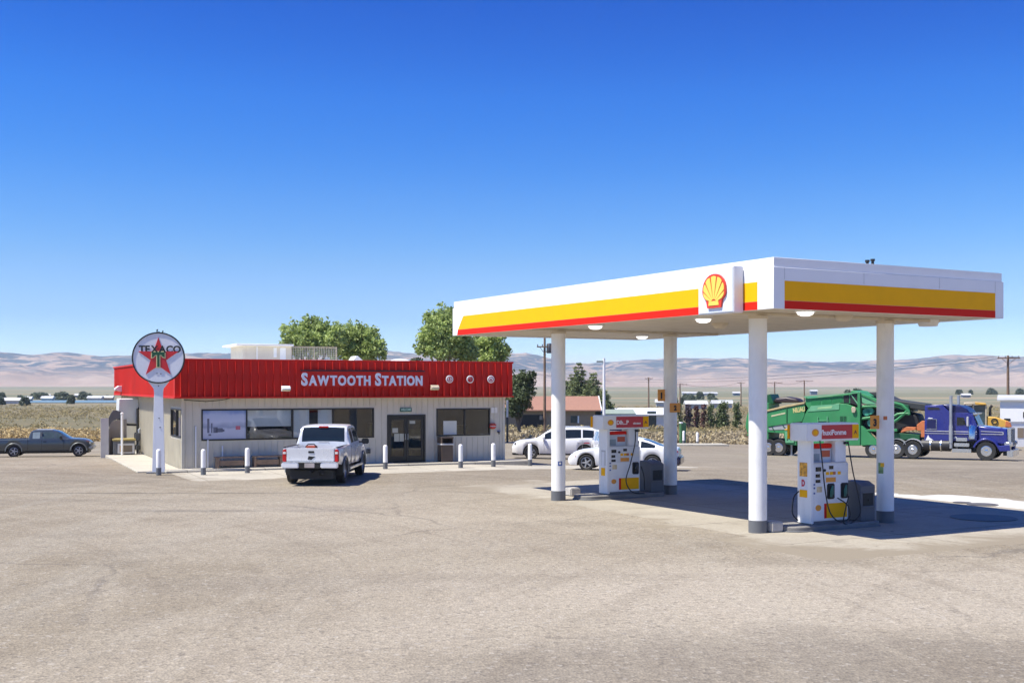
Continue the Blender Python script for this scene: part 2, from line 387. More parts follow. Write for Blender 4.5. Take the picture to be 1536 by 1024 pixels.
        add = nd(nt, 'ShaderNodeVectorMath', operation='ADD'); nt.links.new(co, add.inputs[0]); nt.links.new(nn.outputs['Color'], add.inputs[1])
        nt.links.new(add.outputs[0], vd.inputs['Vector'])
        ck = ramp(nt, vd.outputs['Distance'], [(0.002, 1.), (.007, 0.)])
        ck = math_(nt, 'MULTIPLY', ck, ramp(nt, noisetex(nt, co, .13, 3), [(.45, 0.), (.57, .5)]))
        c = mixc(nt, ck, c, (.1, .085, .07))
    g1 = noisetex(nt, co, 9, 6, .75)
    c = mixc(nt, 1., c, ramp(nt, g1, [(.3, .87), (.7, 1.13)]), 'MULTIPLY')
    v = nd(nt, 'ShaderNodeTexVoronoi'); v.inputs['Scale'].default_value = 26; nt.links.new(co, v.inputs['Vector'])
    sep = nd(nt, 'ShaderNodeSeparateColor'); nt.links.new(v.outputs['Color'], sep.inputs[0])
    c = mixc(nt, 1., c, ramp(nt, sep.outputs[0], [(0., .76), (.25, .93), (.8, 1.06), (1., 1.26)]), 'MULTIPLY')
    v2 = nd(nt, 'ShaderNodeTexVoronoi'); v2.inputs['Scale'].default_value = 17; nt.links.new(co, v2.inputs['Vector'])
    sep2 = nd(nt, 'ShaderNodeSeparateColor'); nt.links.new(v2.outputs['Color'], sep2.inputs[0])
    c = mixc(nt, ramp(nt, sep2.outputs[1], [(.95, 0.), (.965, .3)]), c, (.42, .39, .34))
    c = mixc(nt, ramp(nt, sep2.outputs[2], [(.96, 0.), (.97, .4)]), c, (.1, .085, .07))
    nt.links.new(c, b.inputs['Base Color']); b.inputs['Roughness'].default_value = .92
    bn = nd(nt, 'ShaderNodeBump'); bn.inputs['Strength'].default_value = .55; bn.inputs['Distance'].default_value = .025
    nt.links.new(math_(nt, 'ADD', v.outputs['Distance'], g1), bn.inputs['Height']); nt.links.new(bn.outputs[0], b.inputs['Normal'])
    M_[name] = m
lotmat('asphalt', (.19, .156, .107), (.218, .182, .128), (.256, .217, .158))
mb = MB(); xs = np.arange(-80, 92.1, 2.); ny = 64
for j in range(ny+1):
    for x in xs:
        edge = 93+2.0*noise.noise(Vector((x*.07, 3.1, 0)))+1.2*noise.noise(Vector((x*.31, 7.7, 0)))
        if x < -10: edge += 0
        y = -25+(edge+25)*j/ny; mb.v.append((x, y, gz(x, y)))
nx = len(xs)
for j in range(ny):
    for i in range(nx-1): a = j*nx+i; mb.f.append((a, a+1, a+1+nx, a+nx))
tag(mb.build('asphalt_lot', 'asphalt', smooth=180), kind='structure')

# ------------------------------------------------------------------ concrete
def concmat(name, A, B, joint, drift=0):
    m, nt, b, co = newmat(name)
    n1 = noisetex(nt, co, .5, 6, .65, .3)
    c = ramp(nt, n1, [(.3, A), (.7, B)])
    n3 = noisetex(nt, mapping(nt, co, (.25, 1.3, 1)), 1., 5, .6, .4)
    c = mixc(nt, ramp(nt, n3, [(.55, 0.), (.75, .45)]), c, tuple(x*.6 for x in A))
    if joint:
        br = nd(nt, 'ShaderNodeTexBrick'); br.offset = 0; br.inputs['Scale'].default_value = 1; br.inputs['Brick Width'].default_value = joint; br.inputs['Row Height'].default_value = joint
        br.inputs['Mortar Size'].default_value = .018; br.inputs['Color1'].default_value = (1, 1, 1, 1); br.inputs['Color2'].default_value = (.93, .93, .93, 1); br.inputs['Mortar'].default_value = (.45, .43, .4, 1)
        nt.links.new(co, br.inputs['Vector']); c = mixc(nt, 1, c, br.outputs[0], 'MULTIPLY')
    g = noisetex(nt, co, 14, 5, .7); c = mixc(nt, 1, c, ramp(nt, g, [(.3, .86), (.7, 1.12)]), 'MULTIPLY')
    if drift:
        ea = nd(nt, 'ShaderNodeAttribute', attribute_name='edge'); dn = noisetex(nt, co, .55, 7, .68, .5)
        dd = math_(nt, 'SUBTRACT', ea.outputs['Fac'], math_(nt, 'MULTIPLY', math_(nt, 'SUBTRACT', dn, .42), drift*5))
        mr = nd(nt, 'ShaderNodeMapRange'); mr.inputs['From Min'].default_value = drift*.15; mr.inputs['From Max'].default_value = drift; mr.inputs['To Min'].default_value = 1; mr.inputs['To Max'].default_value = 0
        nt.links.new(dd, mr.inputs[0]); c = mixc(nt, mr.outputs[0], c, mixc(nt, g, (.2, .168, .118), (.25, .213, .155)))
        st_n = noisetex(nt, co, .9, 5, .6, .3); c = mixc(nt, ramp(nt, st_n, [(.6, 0.), (.72, .5)]), c, (.13, .115, .095))
        sp2 = noisetex(nt, co, 3.2, 3, .5); c = mixc(nt, ramp(nt, sp2, [(.68, 0.), (.73, .6)]), c, (.07, .06, .05))
    nt.links.new(c, b.inputs['Base Color']); b.inputs['Roughness'].default_value = .88
    bn = nd(nt, 'ShaderNodeBump'); bn.inputs['Strength'].default_value = .3; bn.inputs['Distance'].default_value = .01
    nt.links.new(g, bn.inputs['Height']); nt.links.new(bn.outputs[0], b.inputs['Normal']); M_[name] = m
concmat('concrete_walk', (.38, .35, .285), (.46, .428, .355), 3.0)
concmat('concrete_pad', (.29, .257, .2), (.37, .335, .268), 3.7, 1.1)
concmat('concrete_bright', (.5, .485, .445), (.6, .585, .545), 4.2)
concmat('concrete_fore', (.36, .33, .265), (.44, .405, .335), 3.0, .5)
def pad(name, frame, poly, m, lift, step=.8, jag=.25):
    """a concrete sheet inside a polygon of frame coordinates, following the ground, with a ragged edge"""
    pts = []
    for i in range(len(poly)):
        a, b = Vector((*poly[i], 0)), Vector((*poly[(i+1) % len(poly)], 0)); n = max(1, int((b-a).length/step))
        for k in range(n):
            p = a+(b-a)*k/n; q = noise.noise_vector(p*.45)*jag*2+noise.noise_vector(p*1.9)*jag*.6
            pts.append((p.x+q.x, p.y+q.y))
    from mathutils.geometry import delaunay_2d_cdt
    n = len(pts); P2 = [Vector(p) for p in pts]; lo = [min(p[i] for p in pts) for i in (0, 1)]; hi = [max(p[i] for p in pts) for i in (0, 1)]
    P2 += [Vector((x, y)) for x in np.arange(lo[0]+.7, hi[0], 1.5) for y in np.arange(lo[1]+.7, hi[1], 1.5)]
    cv, ce, cf, _, _, _ = delaunay_2d_cdt(P2, [(i, (i+1) % n) for i in range(n)], [list(range(n))], 1, 1e-4)
    mb = MB()
    for i, p in enumerate(cv): w = frame.w(p.x, p.y); mb.v.append((p.x, p.y, gz(w.x, w.y)+(lift if i >= n else -.012)))
    mb.f = [tuple(f) for f in cf]; o = mb.build(name, m, smooth=180, loc=frame.o, rz=frame.rz)
    me = o.data; at_ = me.attributes.new('edge', 'FLOAT', 'POINT')
    A_ = np.array(poly+poly[:1]); 
    for i, v in enumerate(me.vertices):          # metres to the rim of the slab: dust and gravel drift over it there
        p = np.array(v.co[:2]); e_ = A_[1:]-A_[:-1]; t_ = np.clip(((p-A_[:-1])*e_).sum(1)/(e_**2).sum(1), 0, 1)
        at_.data[i].value = float(np.linalg.norm(A_[:-1]+e_*t_[:, None]-p, axis=1).min())
    if sum(p.normal.z for p in me.polygons) < 0: me.flip_normals()
    return tag(o, kind='structure')
CF = Frame(5.44, 24.219, 29.5)              # canopy: x along its short side, y along its long side
SF = Frame(-12.955, 45.796, 24.793)         # store: x along the front, y into the building
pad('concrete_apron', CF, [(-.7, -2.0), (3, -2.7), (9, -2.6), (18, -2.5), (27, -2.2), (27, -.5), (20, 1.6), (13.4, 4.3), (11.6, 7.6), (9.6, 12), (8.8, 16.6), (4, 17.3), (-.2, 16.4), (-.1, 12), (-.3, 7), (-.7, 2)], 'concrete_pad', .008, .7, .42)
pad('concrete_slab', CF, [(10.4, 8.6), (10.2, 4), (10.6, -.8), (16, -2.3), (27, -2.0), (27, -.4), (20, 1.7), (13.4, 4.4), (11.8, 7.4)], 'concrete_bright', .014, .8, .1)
pad('store_forecourt', SF, [(-.8, -6.0), (4, -5.6), (9, -5.2), (14, -5.3), (22, -5.0), (22, -.4), (13.9, -.06), (-.8, -.06)], 'concrete_fore', .014, .7, .16)
mb = MB(); mb.box((-1.75, -.35, -1.6), (-.03, 12.2, .05)); tag(mb.build('store_sidewalk', 'concrete_walk', loc=SF.o, rz=SF.rz, bevel=.02), kind='structure')
mb = MB(); mb.box((-.8, -1.15, -.3), (14.6, -.02, .09)); tag(mb.build('store_walkway', 'concrete_walk', loc=SF.o, rz=SF.rz, bevel=.02), kind='structure')

# ------------------------------------------------------------------ hills
m, nt, b, co = newmat('bare_hills')
n1 = noisetex(nt, mapping(nt, co, (.0016, .003, .01)), 1, 6, .62, .6)
c = ramp(nt, n1, [(.3, (.29, .2, .155)), (.5, (.34, .25, .2)), (.7, (.39, .3, .24))])
n2 = noisetex(nt, mapping(nt, co, (.0045, .0075, .03)), 1, 8, .66, 1.4)
sp = nd(nt, 'ShaderNodeSeparateXYZ'); nt.links.new(co, sp.inputs[0])
hz = nd(nt, 'ShaderNodeMapRange'); hz.inputs['From Min'].default_value = 18; hz.inputs['From Max'].default_value = 75; nt.links.new(sp.outputs[2], hz.inputs[0])
c = mixc(nt, math_(nt, 'MULTIPLY', ramp(nt, n2, [(.44, 0.), (.5, .95)]), hz.outputs[0]), c, (.05, .07, .1))
n3 = noisetex(nt, mapping(nt, co, (.0011, .009, .02)), 1, 5, .6, .5)
c = mixc(nt, ramp(nt, n3, [(.56, 0.), (.68, .5)]), c, (.46, .38, .29))
nt.links.new(c, b.inputs['Base Color']); b.inputs['Roughness'].default_value = .95; b.inputs['Specular IOR Level'].default_value = .1; M_['hills'] = m
prof = [(-80, 523), (-400, 520), (0, 530), (80, 532), (165, 536), (300, 529), (420, 528), (590, 526), (700, 528), (790, 529), (845, 542), (900, 540), (1000, 535), (1100, 535), (1210, 540), (1290, 541), (1350, 538), (1430, 533), (1536, 535), (2000, 524)]
prof.sort(); mb = MB(); na, nr = 640, 80
azs = np.linspace(R(-62), R(62), na); rs = np.linspace(2900, 7000, nr)
for r in rs:
    for a in azs:
        x, y = r*math.sin(a), r*math.cos(a)
        px = 768+F*math.tan(max(-1.1, min(1.1, a))); top = np.interp(px, [p[0] for p in prof], [p[1] for p in prof])
        H = (YH-top)/F*5000*.9
        t = sstep(3000, 5000, r+350*noise.noise(Vector((x*.0007, y*.0007, 2)))); t = .55*t+.45*t**3
        rdg = noise.ridged_multi_fractal(Vector((x*.0019, y*.0019, 0)), 1.0, 2.1, 6, 1.0, 2.0)
        bb = noise.fractal(Vector((x*.005, y*.005, 5)), .9, 2.1, 4)
        env = sstep(3100, 3900, r)*(1-sstep(4300, 5000, r)*.72)
        z = 4.5+H*t+env*(rdg-1.1)*28+env*bb*19+bb*4*sstep(2950, 3300, r)
        if r > 5300: z = z*1
        if r < 2960: z = -4
        mb.v.append((x, y, z))
HILLTOP = max(v[2] for v in mb.v); print('HILLTOP', HILLTOP)
for j in range(nr-1):
    for i in range(na-1): k = j*na+i; mb.f.append((k, k+1, k+1+na, k+na))
tag(mb.build('hills', 'hills', smooth=180), kind='structure')

# ------------------------------------------------------------------ air
mb = MB(); mb.box((-9300, -9300, -14), (9300, 9300, HILLTOP+6)); hzm = bpy.data.materials.new('thin_air'); hzm.use_nodes = True
nt = hzm.node_tree; nt.nodes.remove(nt.nodes['Principled BSDF']); pv = nd(nt, 'ShaderNodeVolumePrincipled')
pv.inputs['Color'].default_value = (.72, .89, 1, 1); pv.inputs['Density'].default_value = 1.05e-4; pv.inputs['Anisotropy'].default_value = 0
nt.links.new(pv.outputs[0], nt.nodes['Material Output'].inputs['Volume'])
tag(mb.build('haze', hzm, smooth=0), kind='stuff')
# ------------------------------------------------------------------ store
SW, SDp, PB, PT = 13.876, 21.0, 2.888, 4.382
def ray(px, py): return Vector(((px-768)/F, 1, -(py-YH)/F))
def onplane(fr, px, py, axis, val):
    """frame coordinates where the sight line of a pixel meets a plane of the frame"""
    d = Matrix.Rotation(-fr.rz, 3, 'Z') @ ray(px, py); o = Matrix.Rotation(-fr.rz, 3, 'Z') @ (Vector((0, 0, CH))-fr.o)
    t = (val-o[axis])/d[axis]; return o+d*t
def sfp(px, py, y=0): p = onplane(SF, px, py, 1, y); return p.x, p.z
def slp(px, py, x=0): p = onplane(SF, px, py, 0, x); return p.y, p.z
def rect(pxs, pys, f=sfp, **k):
    a, b = f((pxs[0]), pys[0], **k), f(pxs[1], pys[1], **k); return min(a[0], b[0]), max(a[0], b[0]), min(a[1], b[1]), max(a[1], b[1])
st = thing('store_building', 'low grey store with red ribbed fascia and dark framed windows', 'building', SF.o, SF.rz)
w1 = rect((302, 561), (613.5, 656)); w2 = rect((654.5, 735), (612.5, 652.5)); dr = rect((580.5, 638), (622, 697)); dr = (dr[0], dr[1], .09, dr[3])
lw = rect((258.5, 272.5), (612, 657), slp); lw = (max(.12, lw[0]), lw[1]+.3, lw[2], lw[3])
TOPZ = 4.1
def wallpieces(mb, x0, x1, z0, z1, holes, put):
    xs = sorted({x0, x1, *[h[0] for h in holes], *[h[1] for h in holes]})
    for a, b in zip(xs, xs[1:]):
        hh = sorted([h for h in holes if h[0] <= a+1e-6 and h[1] >= b-1e-6], key=lambda h: h[2]); z = z0
        for h in hh:
            if h[2] > z+.005: put(mb, a, b, z, h[2])
            z = h[3]
        put(mb, a, b, z, z1)
holesF = [w1, w2, dr]; holesL = [lw]
mb = MB()
wallpieces(mb, 0, SW, -1.7, TOPZ, holesF, lambda mb, a, b, z, zz: mb.box((a, 0, z), (b, .15, zz)))
k = .15
while k < SW-.05:
    hs_ = [h for h in holesF if h[0]-.1 < k < h[1]+.1]; z = .05
    for h in sorted(hs_, key=lambda h: h[2]):
        if h[2]-.07 > z: mb.box((k-.018, -.03, z), (k+.018, .002, h[2]-.07))
        z = h[3]+.07
    mb.box((k-.018, -.03, z), (k+.018, .002, PB+.1)); k += .26
mb.build('front_wall', 'siding', st)
mb = MB()
wallpieces(mb, .15, SDp, -1.7, TOPZ, holesL, lambda mb, a, b, z, zz: mb.box((0, a, z), (.15, b, zz)))
k = .3
while k < SDp:
    hs_ = [h for h in holesL if h[0]-.1 < k < h[1]+.1]; z = .05
    for h in hs_: mb.box((-.03, k-.018, z), (.002, k+.018, h[2]-.07)); z = h[3]+.07
    mb.box((-.03, k-.018, z), (.002, k+.018, PB+.1)); k += .3
mb.build('side_wall', 'siding', st)
mb = MB(); mb.box((SW-.15, .15, -1.7), (SW, SDp, TOPZ)); mb.box((.15, SDp-.15, -1.7), (SW-.15, SDp, TOPZ)); mb.build('rear_wall', 'siding', st)
mb = MB(); mb.box((.05, .05, TOPZ+.003), (SW-.05, SDp-.05, TOPZ+.12)); mb.build('roof', 'roof_cream' if 'roof_cream' in M_ else 'tan', st)
# fascia: sheet, standing ribs, cap and drip trim
FO = .35
pa = rect((452, 635), (556.5, 580.5), y=-FO)
mb = MB()
mb.box((-FO, -FO, PB), (SW+.25, -FO+.06, PT)); mb.box((-FO, -FO+.06, PB), (-FO+.06, SDp+.2, PT)); mb.box((SW+.19, -FO+.06, PB), (SW+.25, SDp+.2, PT))
mb.box((-FO+.06, SDp+.14, PB), (SW+.19, SDp+.2, PT))
k = -FO+.22; zm = PT-.55
while k < SW+.2:
    cut = pa[0]-.05 < k < pa[1]+.05; zt_ = pa[2]-.02 if cut else zm
    def flare(z): return .07+.09*max(0, (zm-z)/(zm-PB-.05))
    zs_ = (PB+.03, zt_)
    vs = []
    for z in zs_: d = flare(z); vs += [(k-.026, -FO+.001, z), (k-.014, -FO-d, z), (k+.014, -FO-d, z), (k+.026, -FO+.001, z)]
    mb.add(vs, [(0, 1, 2, 3), (7, 6, 5, 4), (0, 4, 5, 1), (1, 5, 6, 2), (2, 6, 7, 3)])
    za_ = zt_ if not cut else pa[3]+.06
    mb.prism([(k-.026, -FO+.001), (k-.014, -FO-.07), (k+.014, -FO-.07), (k+.026, -FO+.001)], za_+.001, PT-.062, axis='z')
    k += .305
k = .05
while k < SDp: mb.prism([(-FO+.001, k-.02), (-FO-.018, k-.012), (-FO-.018, k+.012), (-FO+.001, k+.02)], PB+.05, PT-.07, axis='z'); k += .305
mb.build('fascia', 'fascia_red', st, 20)
mb = MB(); e = .05
mb.box((-FO-e, -FO-.02, PT-.06), (SW+.25+e, -FO+.12, PT+.02)); mb.box((-FO-e, -FO+.12, PT-.06), (-FO+.12, SDp+.25, PT+.02)); mb.box((SW+.13, -FO+.12, PT-.06), (SW+.3, SDp+.25, PT+.02))
mb.build('fascia_cap', 'fascia_red', st, bevel=.008)
mb = MB(); mb.box((-FO-.03, -FO-.1, PB-.045), (SW+.28, -FO+.08, PB+.02)); mb.box((-FO-.03, -FO+.08, PB-.045), (-FO+.08, SDp+.2, PB+.02)); mb.build('drip_trim', 'fascia_red', st, bevel=.006)
mb = MB(); mb.box((-FO+.08, -FO+.08, PB+.03), (SW+.19, -.001, PB+.06)); mb.box((-FO+.08, 0, PB+.03), (-.001, SDp, PB+.06)); mb.build('soffit', 'siding', st)
mb = MB(); mb.box((pa[0], -FO-.075, pa[2]), (pa[1], -FO-.002, pa[3]))
mb.box((pa[0]-.02, -FO-.088, pa[2]-.03), (pa[1]+.02, -FO-.004, pa[2]-.003)); mb.build('sign_panel', 'fascia_red', st, bevel=.006)
mb = MB(); mb.box((pa[0]-.03, -FO-.1, pa[3]+.005), (pa[1]+.03, -FO-.004, pa[3]+.05)); mb.build('panel_gap_strip', 'darkmetal', st)
# corner trims and downspout
mb = MB(); mb.box((-.035, -.035, -.05), (.07, -.003, PB+.02)); mb.box((-.035, -.003, -.05), (-.003, .07, PB+.02)); mb.build('corner_trim', 'siding', st, bevel=.005); mb = MB(); mb.box((SW-.07, -.035, -.05), (SW+.035, -.003, PB+.02)); mb.build('corner_trim', 'siding', st, bevel=.005)
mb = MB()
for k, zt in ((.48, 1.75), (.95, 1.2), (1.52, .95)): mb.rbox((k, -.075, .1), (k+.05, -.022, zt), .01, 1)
mb.build('conduit', 'white', st)  # white paint imitates sunlight on conduits that stand in the overhang's shade
mb = MB(); mb.tube([(.05, -.05, PB-.1), (.9, -.06, PB-.17), (1.5, -.06, PB-.12), (1.95, -.06, PB-.02)], .014, 6); mb.build('cable', 'black', st)
# inside of the shop, seen through the glass
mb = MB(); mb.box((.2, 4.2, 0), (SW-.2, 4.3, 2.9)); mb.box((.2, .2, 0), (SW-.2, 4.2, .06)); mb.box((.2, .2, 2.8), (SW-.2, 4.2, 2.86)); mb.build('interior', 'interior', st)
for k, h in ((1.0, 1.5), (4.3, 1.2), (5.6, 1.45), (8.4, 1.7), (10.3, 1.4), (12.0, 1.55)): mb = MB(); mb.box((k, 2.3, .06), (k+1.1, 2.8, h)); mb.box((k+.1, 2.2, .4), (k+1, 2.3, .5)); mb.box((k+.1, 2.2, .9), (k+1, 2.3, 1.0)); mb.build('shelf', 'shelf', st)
def pane_quad(P, a, b, z0, z1): return MB().add([P(a, .025, z0), P(b, .025, z0), P(b, .025, z1), P(a, .025, z1)], [(0, 1, 2, 3)])
def window(r, cuts, axis='x', th=.055, name='window'):
    """frame > panes: r = a0,a1,z0,z1 ; cuts = mullion positions"""
    P = (lambda a, b, c: (a, b, c)) if axis == 'x' else (lambda a, b, c: (b, a, c))
    def bx(mb, a0, a1, z0, z1, d0=-.03, d1=.09):
        p, q = P(a0, d0, z0), P(a1, d1, z1); mb.box([min(p[i], q[i]) for i in range(3)], [max(p[i], q[i]) for i in range(3)])
    mb = MB(); a0, a1, z0, z1 = r
    bx(mb, a0, a1, z0, z0+th); bx(mb, a0, a1, z1-th, z1); bx(mb, a0, a0+th, z0+th, z1-th); bx(mb, a1-th, a1, z0+th, z1-th)
    for c in cuts: bx(mb, c-th/2, c+th/2, z0+th, z1-th)
    w = mb.build(name, 'bronze', st, bevel=.004); ed = [a0+th]+[c for c in cuts]+[a1-th]
    for i in range(len(ed)-1):
        a = ed[i]+(th/2 if i else 0); b = ed[i+1]-(th/2 if i < len(ed)-2 else 0); q_ = pane_quad(P, a, b, z0+th, z1-th); q_.build('pane', 'glass', w, 0)
    return w
cuts = [sfp(x, 630)[0] for x in (370, 439, 500)]
wa = window(w1, cuts); wb = window(w2, [sfp(697, 630)[0]]); wc = window(lw, [lw[0]+(lw[1]-lw[0])*.48], 'y')
mb = MB(); z0, z1 = w1[2]+.06, w1[3]-.06
mb.box((cuts[0]+.04, .12, z0+.47), (cuts[1]-.04, .14, z1)); mb.box((cuts[1]+.04, .12, z0), (cuts[1]+.72, .14, z1)); mb.box((cuts[2]-.62, .13, z0), (cuts[2]-.03, .15, z1)); mb.build('blind', 'blind', wa)
mb = MB(); mb.box((lw[0] and .12, lw[0]+.1, lw[2]+.1), (.14, lw[1]-.1, lw[3]-.1)); mb.build('blind', 'blind', wc)
# faded landscape print behind the first pane (plain snowy plain with dark shapes)
m, nt, b, co = newmat('window_print'); spz = nd(nt, 'ShaderNodeSeparateXYZ'); nt.links.new(co, spz.inputs[0])
zz = nd(nt, 'ShaderNodeMapRange'); zz.inputs['From Min'].default_value = 0; zz.inputs['From Max'].default_value = z1-z0
nt.links.new(math_(nt, 'ADD', spz.outputs[2], math_(nt, 'MULTIPLY', math_(nt, 'SUBTRACT', noisetex(nt, co, 2.5, 5), .5), .35)), zz.inputs[0])
c = ramp(nt, zz.outputs[0], [(0., (.42, .44, .55)), (.34, (.5, .52, .63)), (.42, (.3, .33, .45)), (.6, (.5, .53, .66)), (.85, (.42, .48, .64)), (1., (.16, .24, .5))])
nt.links.new(c, b.inputs['Base Color']); b.inputs['Roughness'].default_value = .3; M_['print'] = m
pr = MB().box((w1[0]+.06, .012, z0), (cuts[0]-.03, .022, z1)).build('window_print', 'print', wa, recentre=True)
mb = MB(); X0, X1 = w1[0]+.06, cuts[0]-.03; L = X1-X0
for fx, fz, wd, ht in ((.1, .22, .05, .5), (.19, .22, .03, .34), (.3, .24, .16, .14), (.24, .22, .1, .2), (.42, .26, .08, .08), (.13, .12, .06, .06)):
    mb.rbox((X0+L*fx, .004, z0+(z1-z0)*fz), (X0+L*(fx+wd), .0105, z0+(z1-z0)*(fz+ht)), .01, 1)
mb.build('print_shape', mat('print_dark', (.13, .14, .2), .4), wa)
mb = MB(); mb.rbox((X0+L*.76, .004, z0+(z1-z0)*.32), (X0+L*.87, .0105, z0+(z1-z0)*.45), .02, 1); mb.build('print_spot', mat('print_red', (.5, .12, .16), .4), wa)
mb = MB(); r = rect((665, 685), (631, 652), y=.1); mb.box((r[0], .1, r[2]), (r[1], .105, r[3])); r = rect((667.5, 678), (646, 652)); mb.box((r[0], .085, r[2]), (r[1], .09, r[3])); mb.build('notice', 'paper', wb)
# double door
mb = MB(); a0, a1, z0, z1 = dr; mid = (a0+a1)/2; t = .09
mb.box((a0, -.04, z0), (a0+t, .1, z1)); mb.box((a1-t, -.04, z0), (a1, .1, z1)); mb.box((a0+t, -.04, z1-t), (a1-t, .1, z1))
df = mb.build('door_frame', 'bronze', st, bevel=.004)
for s, (p, q) in enumerate(((a0+t+.005, mid-.004), (mid+.004, a1-t-.005))):
    mb = MB(); u = .1
    mb.box((p, 0, z0+.02), (p+u, .05, z1-t-.01)); mb.box((q-u, 0, z0+.02), (q, .05, z1-t-.01)); mb.box((p+u, 0, z0+.02), (q-u, .05, z0+.27)); mb.box((p+u, 0, z1-t-.13), (q-u, .05, z1-t-.01))
    d = mb.build('door', 'bronze', st, bevel=.004)
    MB().add([(p+u, .025, z0+.27), (q-u, .025, z0+.27), (q-u, .025, z1-t-.13), (p+u, .025, z1-t-.13)], [(0, 1, 2, 3)]).build('pane', 'glass', d, 0)
    hx = q-.05 if s == 0 else p+.05
    mb = MB(); mb.rod((hx, -.06, 1.05), (hx, -.06, 1.3), .014); mb.rod((hx, -.06, 1.08), (hx, 0, 1.08), .01); mb.rod((hx, -.06, 1.27), (hx, 0, 1.27), .01); mb.build('handle', 'steel', d)
    mb = MB()
    if s == 0:
        for x, z, ww, hh in ((.2, 1.35, .25, .2), (.28, .98, .22, .33), (.52, .98, .2, .33)): mb.box((p+u+x-.15, .013, z), (p+u+x-.15+ww, .017, z+hh))
    else: mb.box((p+u+.05, .013, z1-t-.3), (p+u+.3, .017, z1-t-.17)); 
    mb.build('notice', mat('notice_paper', (.42, .42, .34), .7), d)
MB().box((mid-.65, -.78, .094), (mid+.6, -.2, .11)).build('door_mat', mat('mat_rubber', (.06, .06, .06), .9, var=.3), st)
r = rect((599.5, 617), (611.3, 617.2))
o = thing('exit_sign', 'small dark green sign with pale letters above the dark double door', 'sign', SF.w(r[0], -.02, r[2]), SF.rz)
mb = MB(); mb.rbox((0, -.04, 0), (r[1]-r[0], 0, r[3]-r[2]), .01, 1); mb.build('panel', 'signgreen', o)
MB().text('WELCOME', .15, .008, TX((r[1]-r[0])/2, -.044, .045), .004, xs=.62).build('lettering', mat('mint', (.45, .65, .55), .5), o, 0)
# name lettering in flared small capitals
sx0, sz0 = sfp(452, 577.2, -FO-.08); sx1 = sfp(635, 577.2, -FO-.08)[0]; Hc = sfp(452, 559.5, -FO-.08)[1]-sz0
def smallcaps(words, cap, y):
    out = MB(); x = 0
    for wi, wd in enumerate(words):
        for ci, ch in enumerate(wd):
            sz = (cap if ci == 0 else cap*.79)/.7; t = MB(); t.text(ch, sz, .05, TX(0, y, 0), sz*.042, 'LEFT')
            lo = min(v[0] for v in t.v); hi = max(v[0] for v in t.v); zlo = 0; zhi = max(v[2] for v in t.v)
            # flare the stroke ends a little, as a chiselled letter has
            vs = [(v[0]-lo+x, v[1], v[2]) for v in t.v]; out.add(vs, t.f)
            x += hi-lo+cap*.105
            if wd[ci:ci+2] in ('AW', 'TA', 'AT'): x -= cap*.07
        x += cap*.42
    return out, x-cap*.4
out, wdt = smallcaps(('SAWTOOTH', 'STATION'), Hc, 0)
k = (sx1-sx0)/wdt; out.v = [(v[0]*k, v[1], v[2]) for v in out.v]
o = out.build('name_lettering', mat('letter_white', (.72, .74, .82), .4), None, 0, loc=SF.w(sx0, -FO-.1, sz0), rz=SF.rz); tag(o, 'large white raised SAWTOOTH STATION lettering across the red fascia', 'sign lettering')
labs = ('round white medallion beside the wall lamp, first right of the lettering', 'round white medallion in the middle of the three on the red fascia', 'round white medallion at the far right corner of the red fascia')
for i, (px, py, ch) in enumerate(((674.3, 568.5, '5'), (705.2, 568.7, '@'), (736.3, 568.7, 'a'))):
    x, z = sfp(px, py, -FO-.1); o = thing('medallion', labs[i], 'emblem', SF.w(x, -FO-.09, z), SF.rz, 'round medallions on the fascia')
    Q = Matrix.Rotation(R(90), 4, 'X'); mb = MB(); mb.lathe([(0, 0), (.165, 0), (.165, .02), (.16, .024), (0, .024)], 28, Q); mb.build('disc', 'white', o)
    mb = MB(); mb.lathe([(.092, .0245), (.125, .0245), (.125, .028), (.092, .028)], 28, Q, True); mb.build('ring', 'fascia_red', o)
    MB().text(ch, .17, .006, TX(0, -.029, -.055), .008).build('mark', 'fascia_red', o, 0)
for i, (px, py, lb) in enumerate(((428, 583, 'white box wall lamp on the red fascia left of the lettering'), (651, 581.5, 'yellowish wall lamp on the red fascia right of the lettering'))):
    x, z = sfp(px, py, -FO-.1); o = thing('wall_lamp', lb, 'lamp', SF.w(x, -FO-.09, z), SF.rz, 'lamps on the store fascia')
    mb = MB(); mb.prism([(0, -.1), (0, .12), (-.12, .12), (-.22, .02), (-.22, -.03), (-.1, -.1)], -.17, .17, axis='x'); mb.build('housing', ('white', 'tan')[i], o, bevel=.012)
    mb = MB(); mb.box((-.15, -.226, -.085), (.15, -.12, -.035)); mb.build('lens', mat('lamp_amber', (.6, .48, .22), .3), o, bevel=.01)
y, z = slp(182, 583, -FO); o = thing('wall_lamp', 'pale wall lamp on the sunlit side of the red fascia', 'lamp', SF.w(-FO-.002, y, z), SF.rz+R(-90), 'lamps on the store fascia')
mb = MB(); mb.prism([(0, -.16), (0, .16), (-.16, .16), (-.34, .02), (-.34, -.06)], -.3, .3, axis='x'); mb.build('housing', 'white', o, bevel=.015)
mb = MB(); mb.box((-.26, -.33, -.11), (.26, -.1, -.07)); mb.build('lens', 'tan', o)
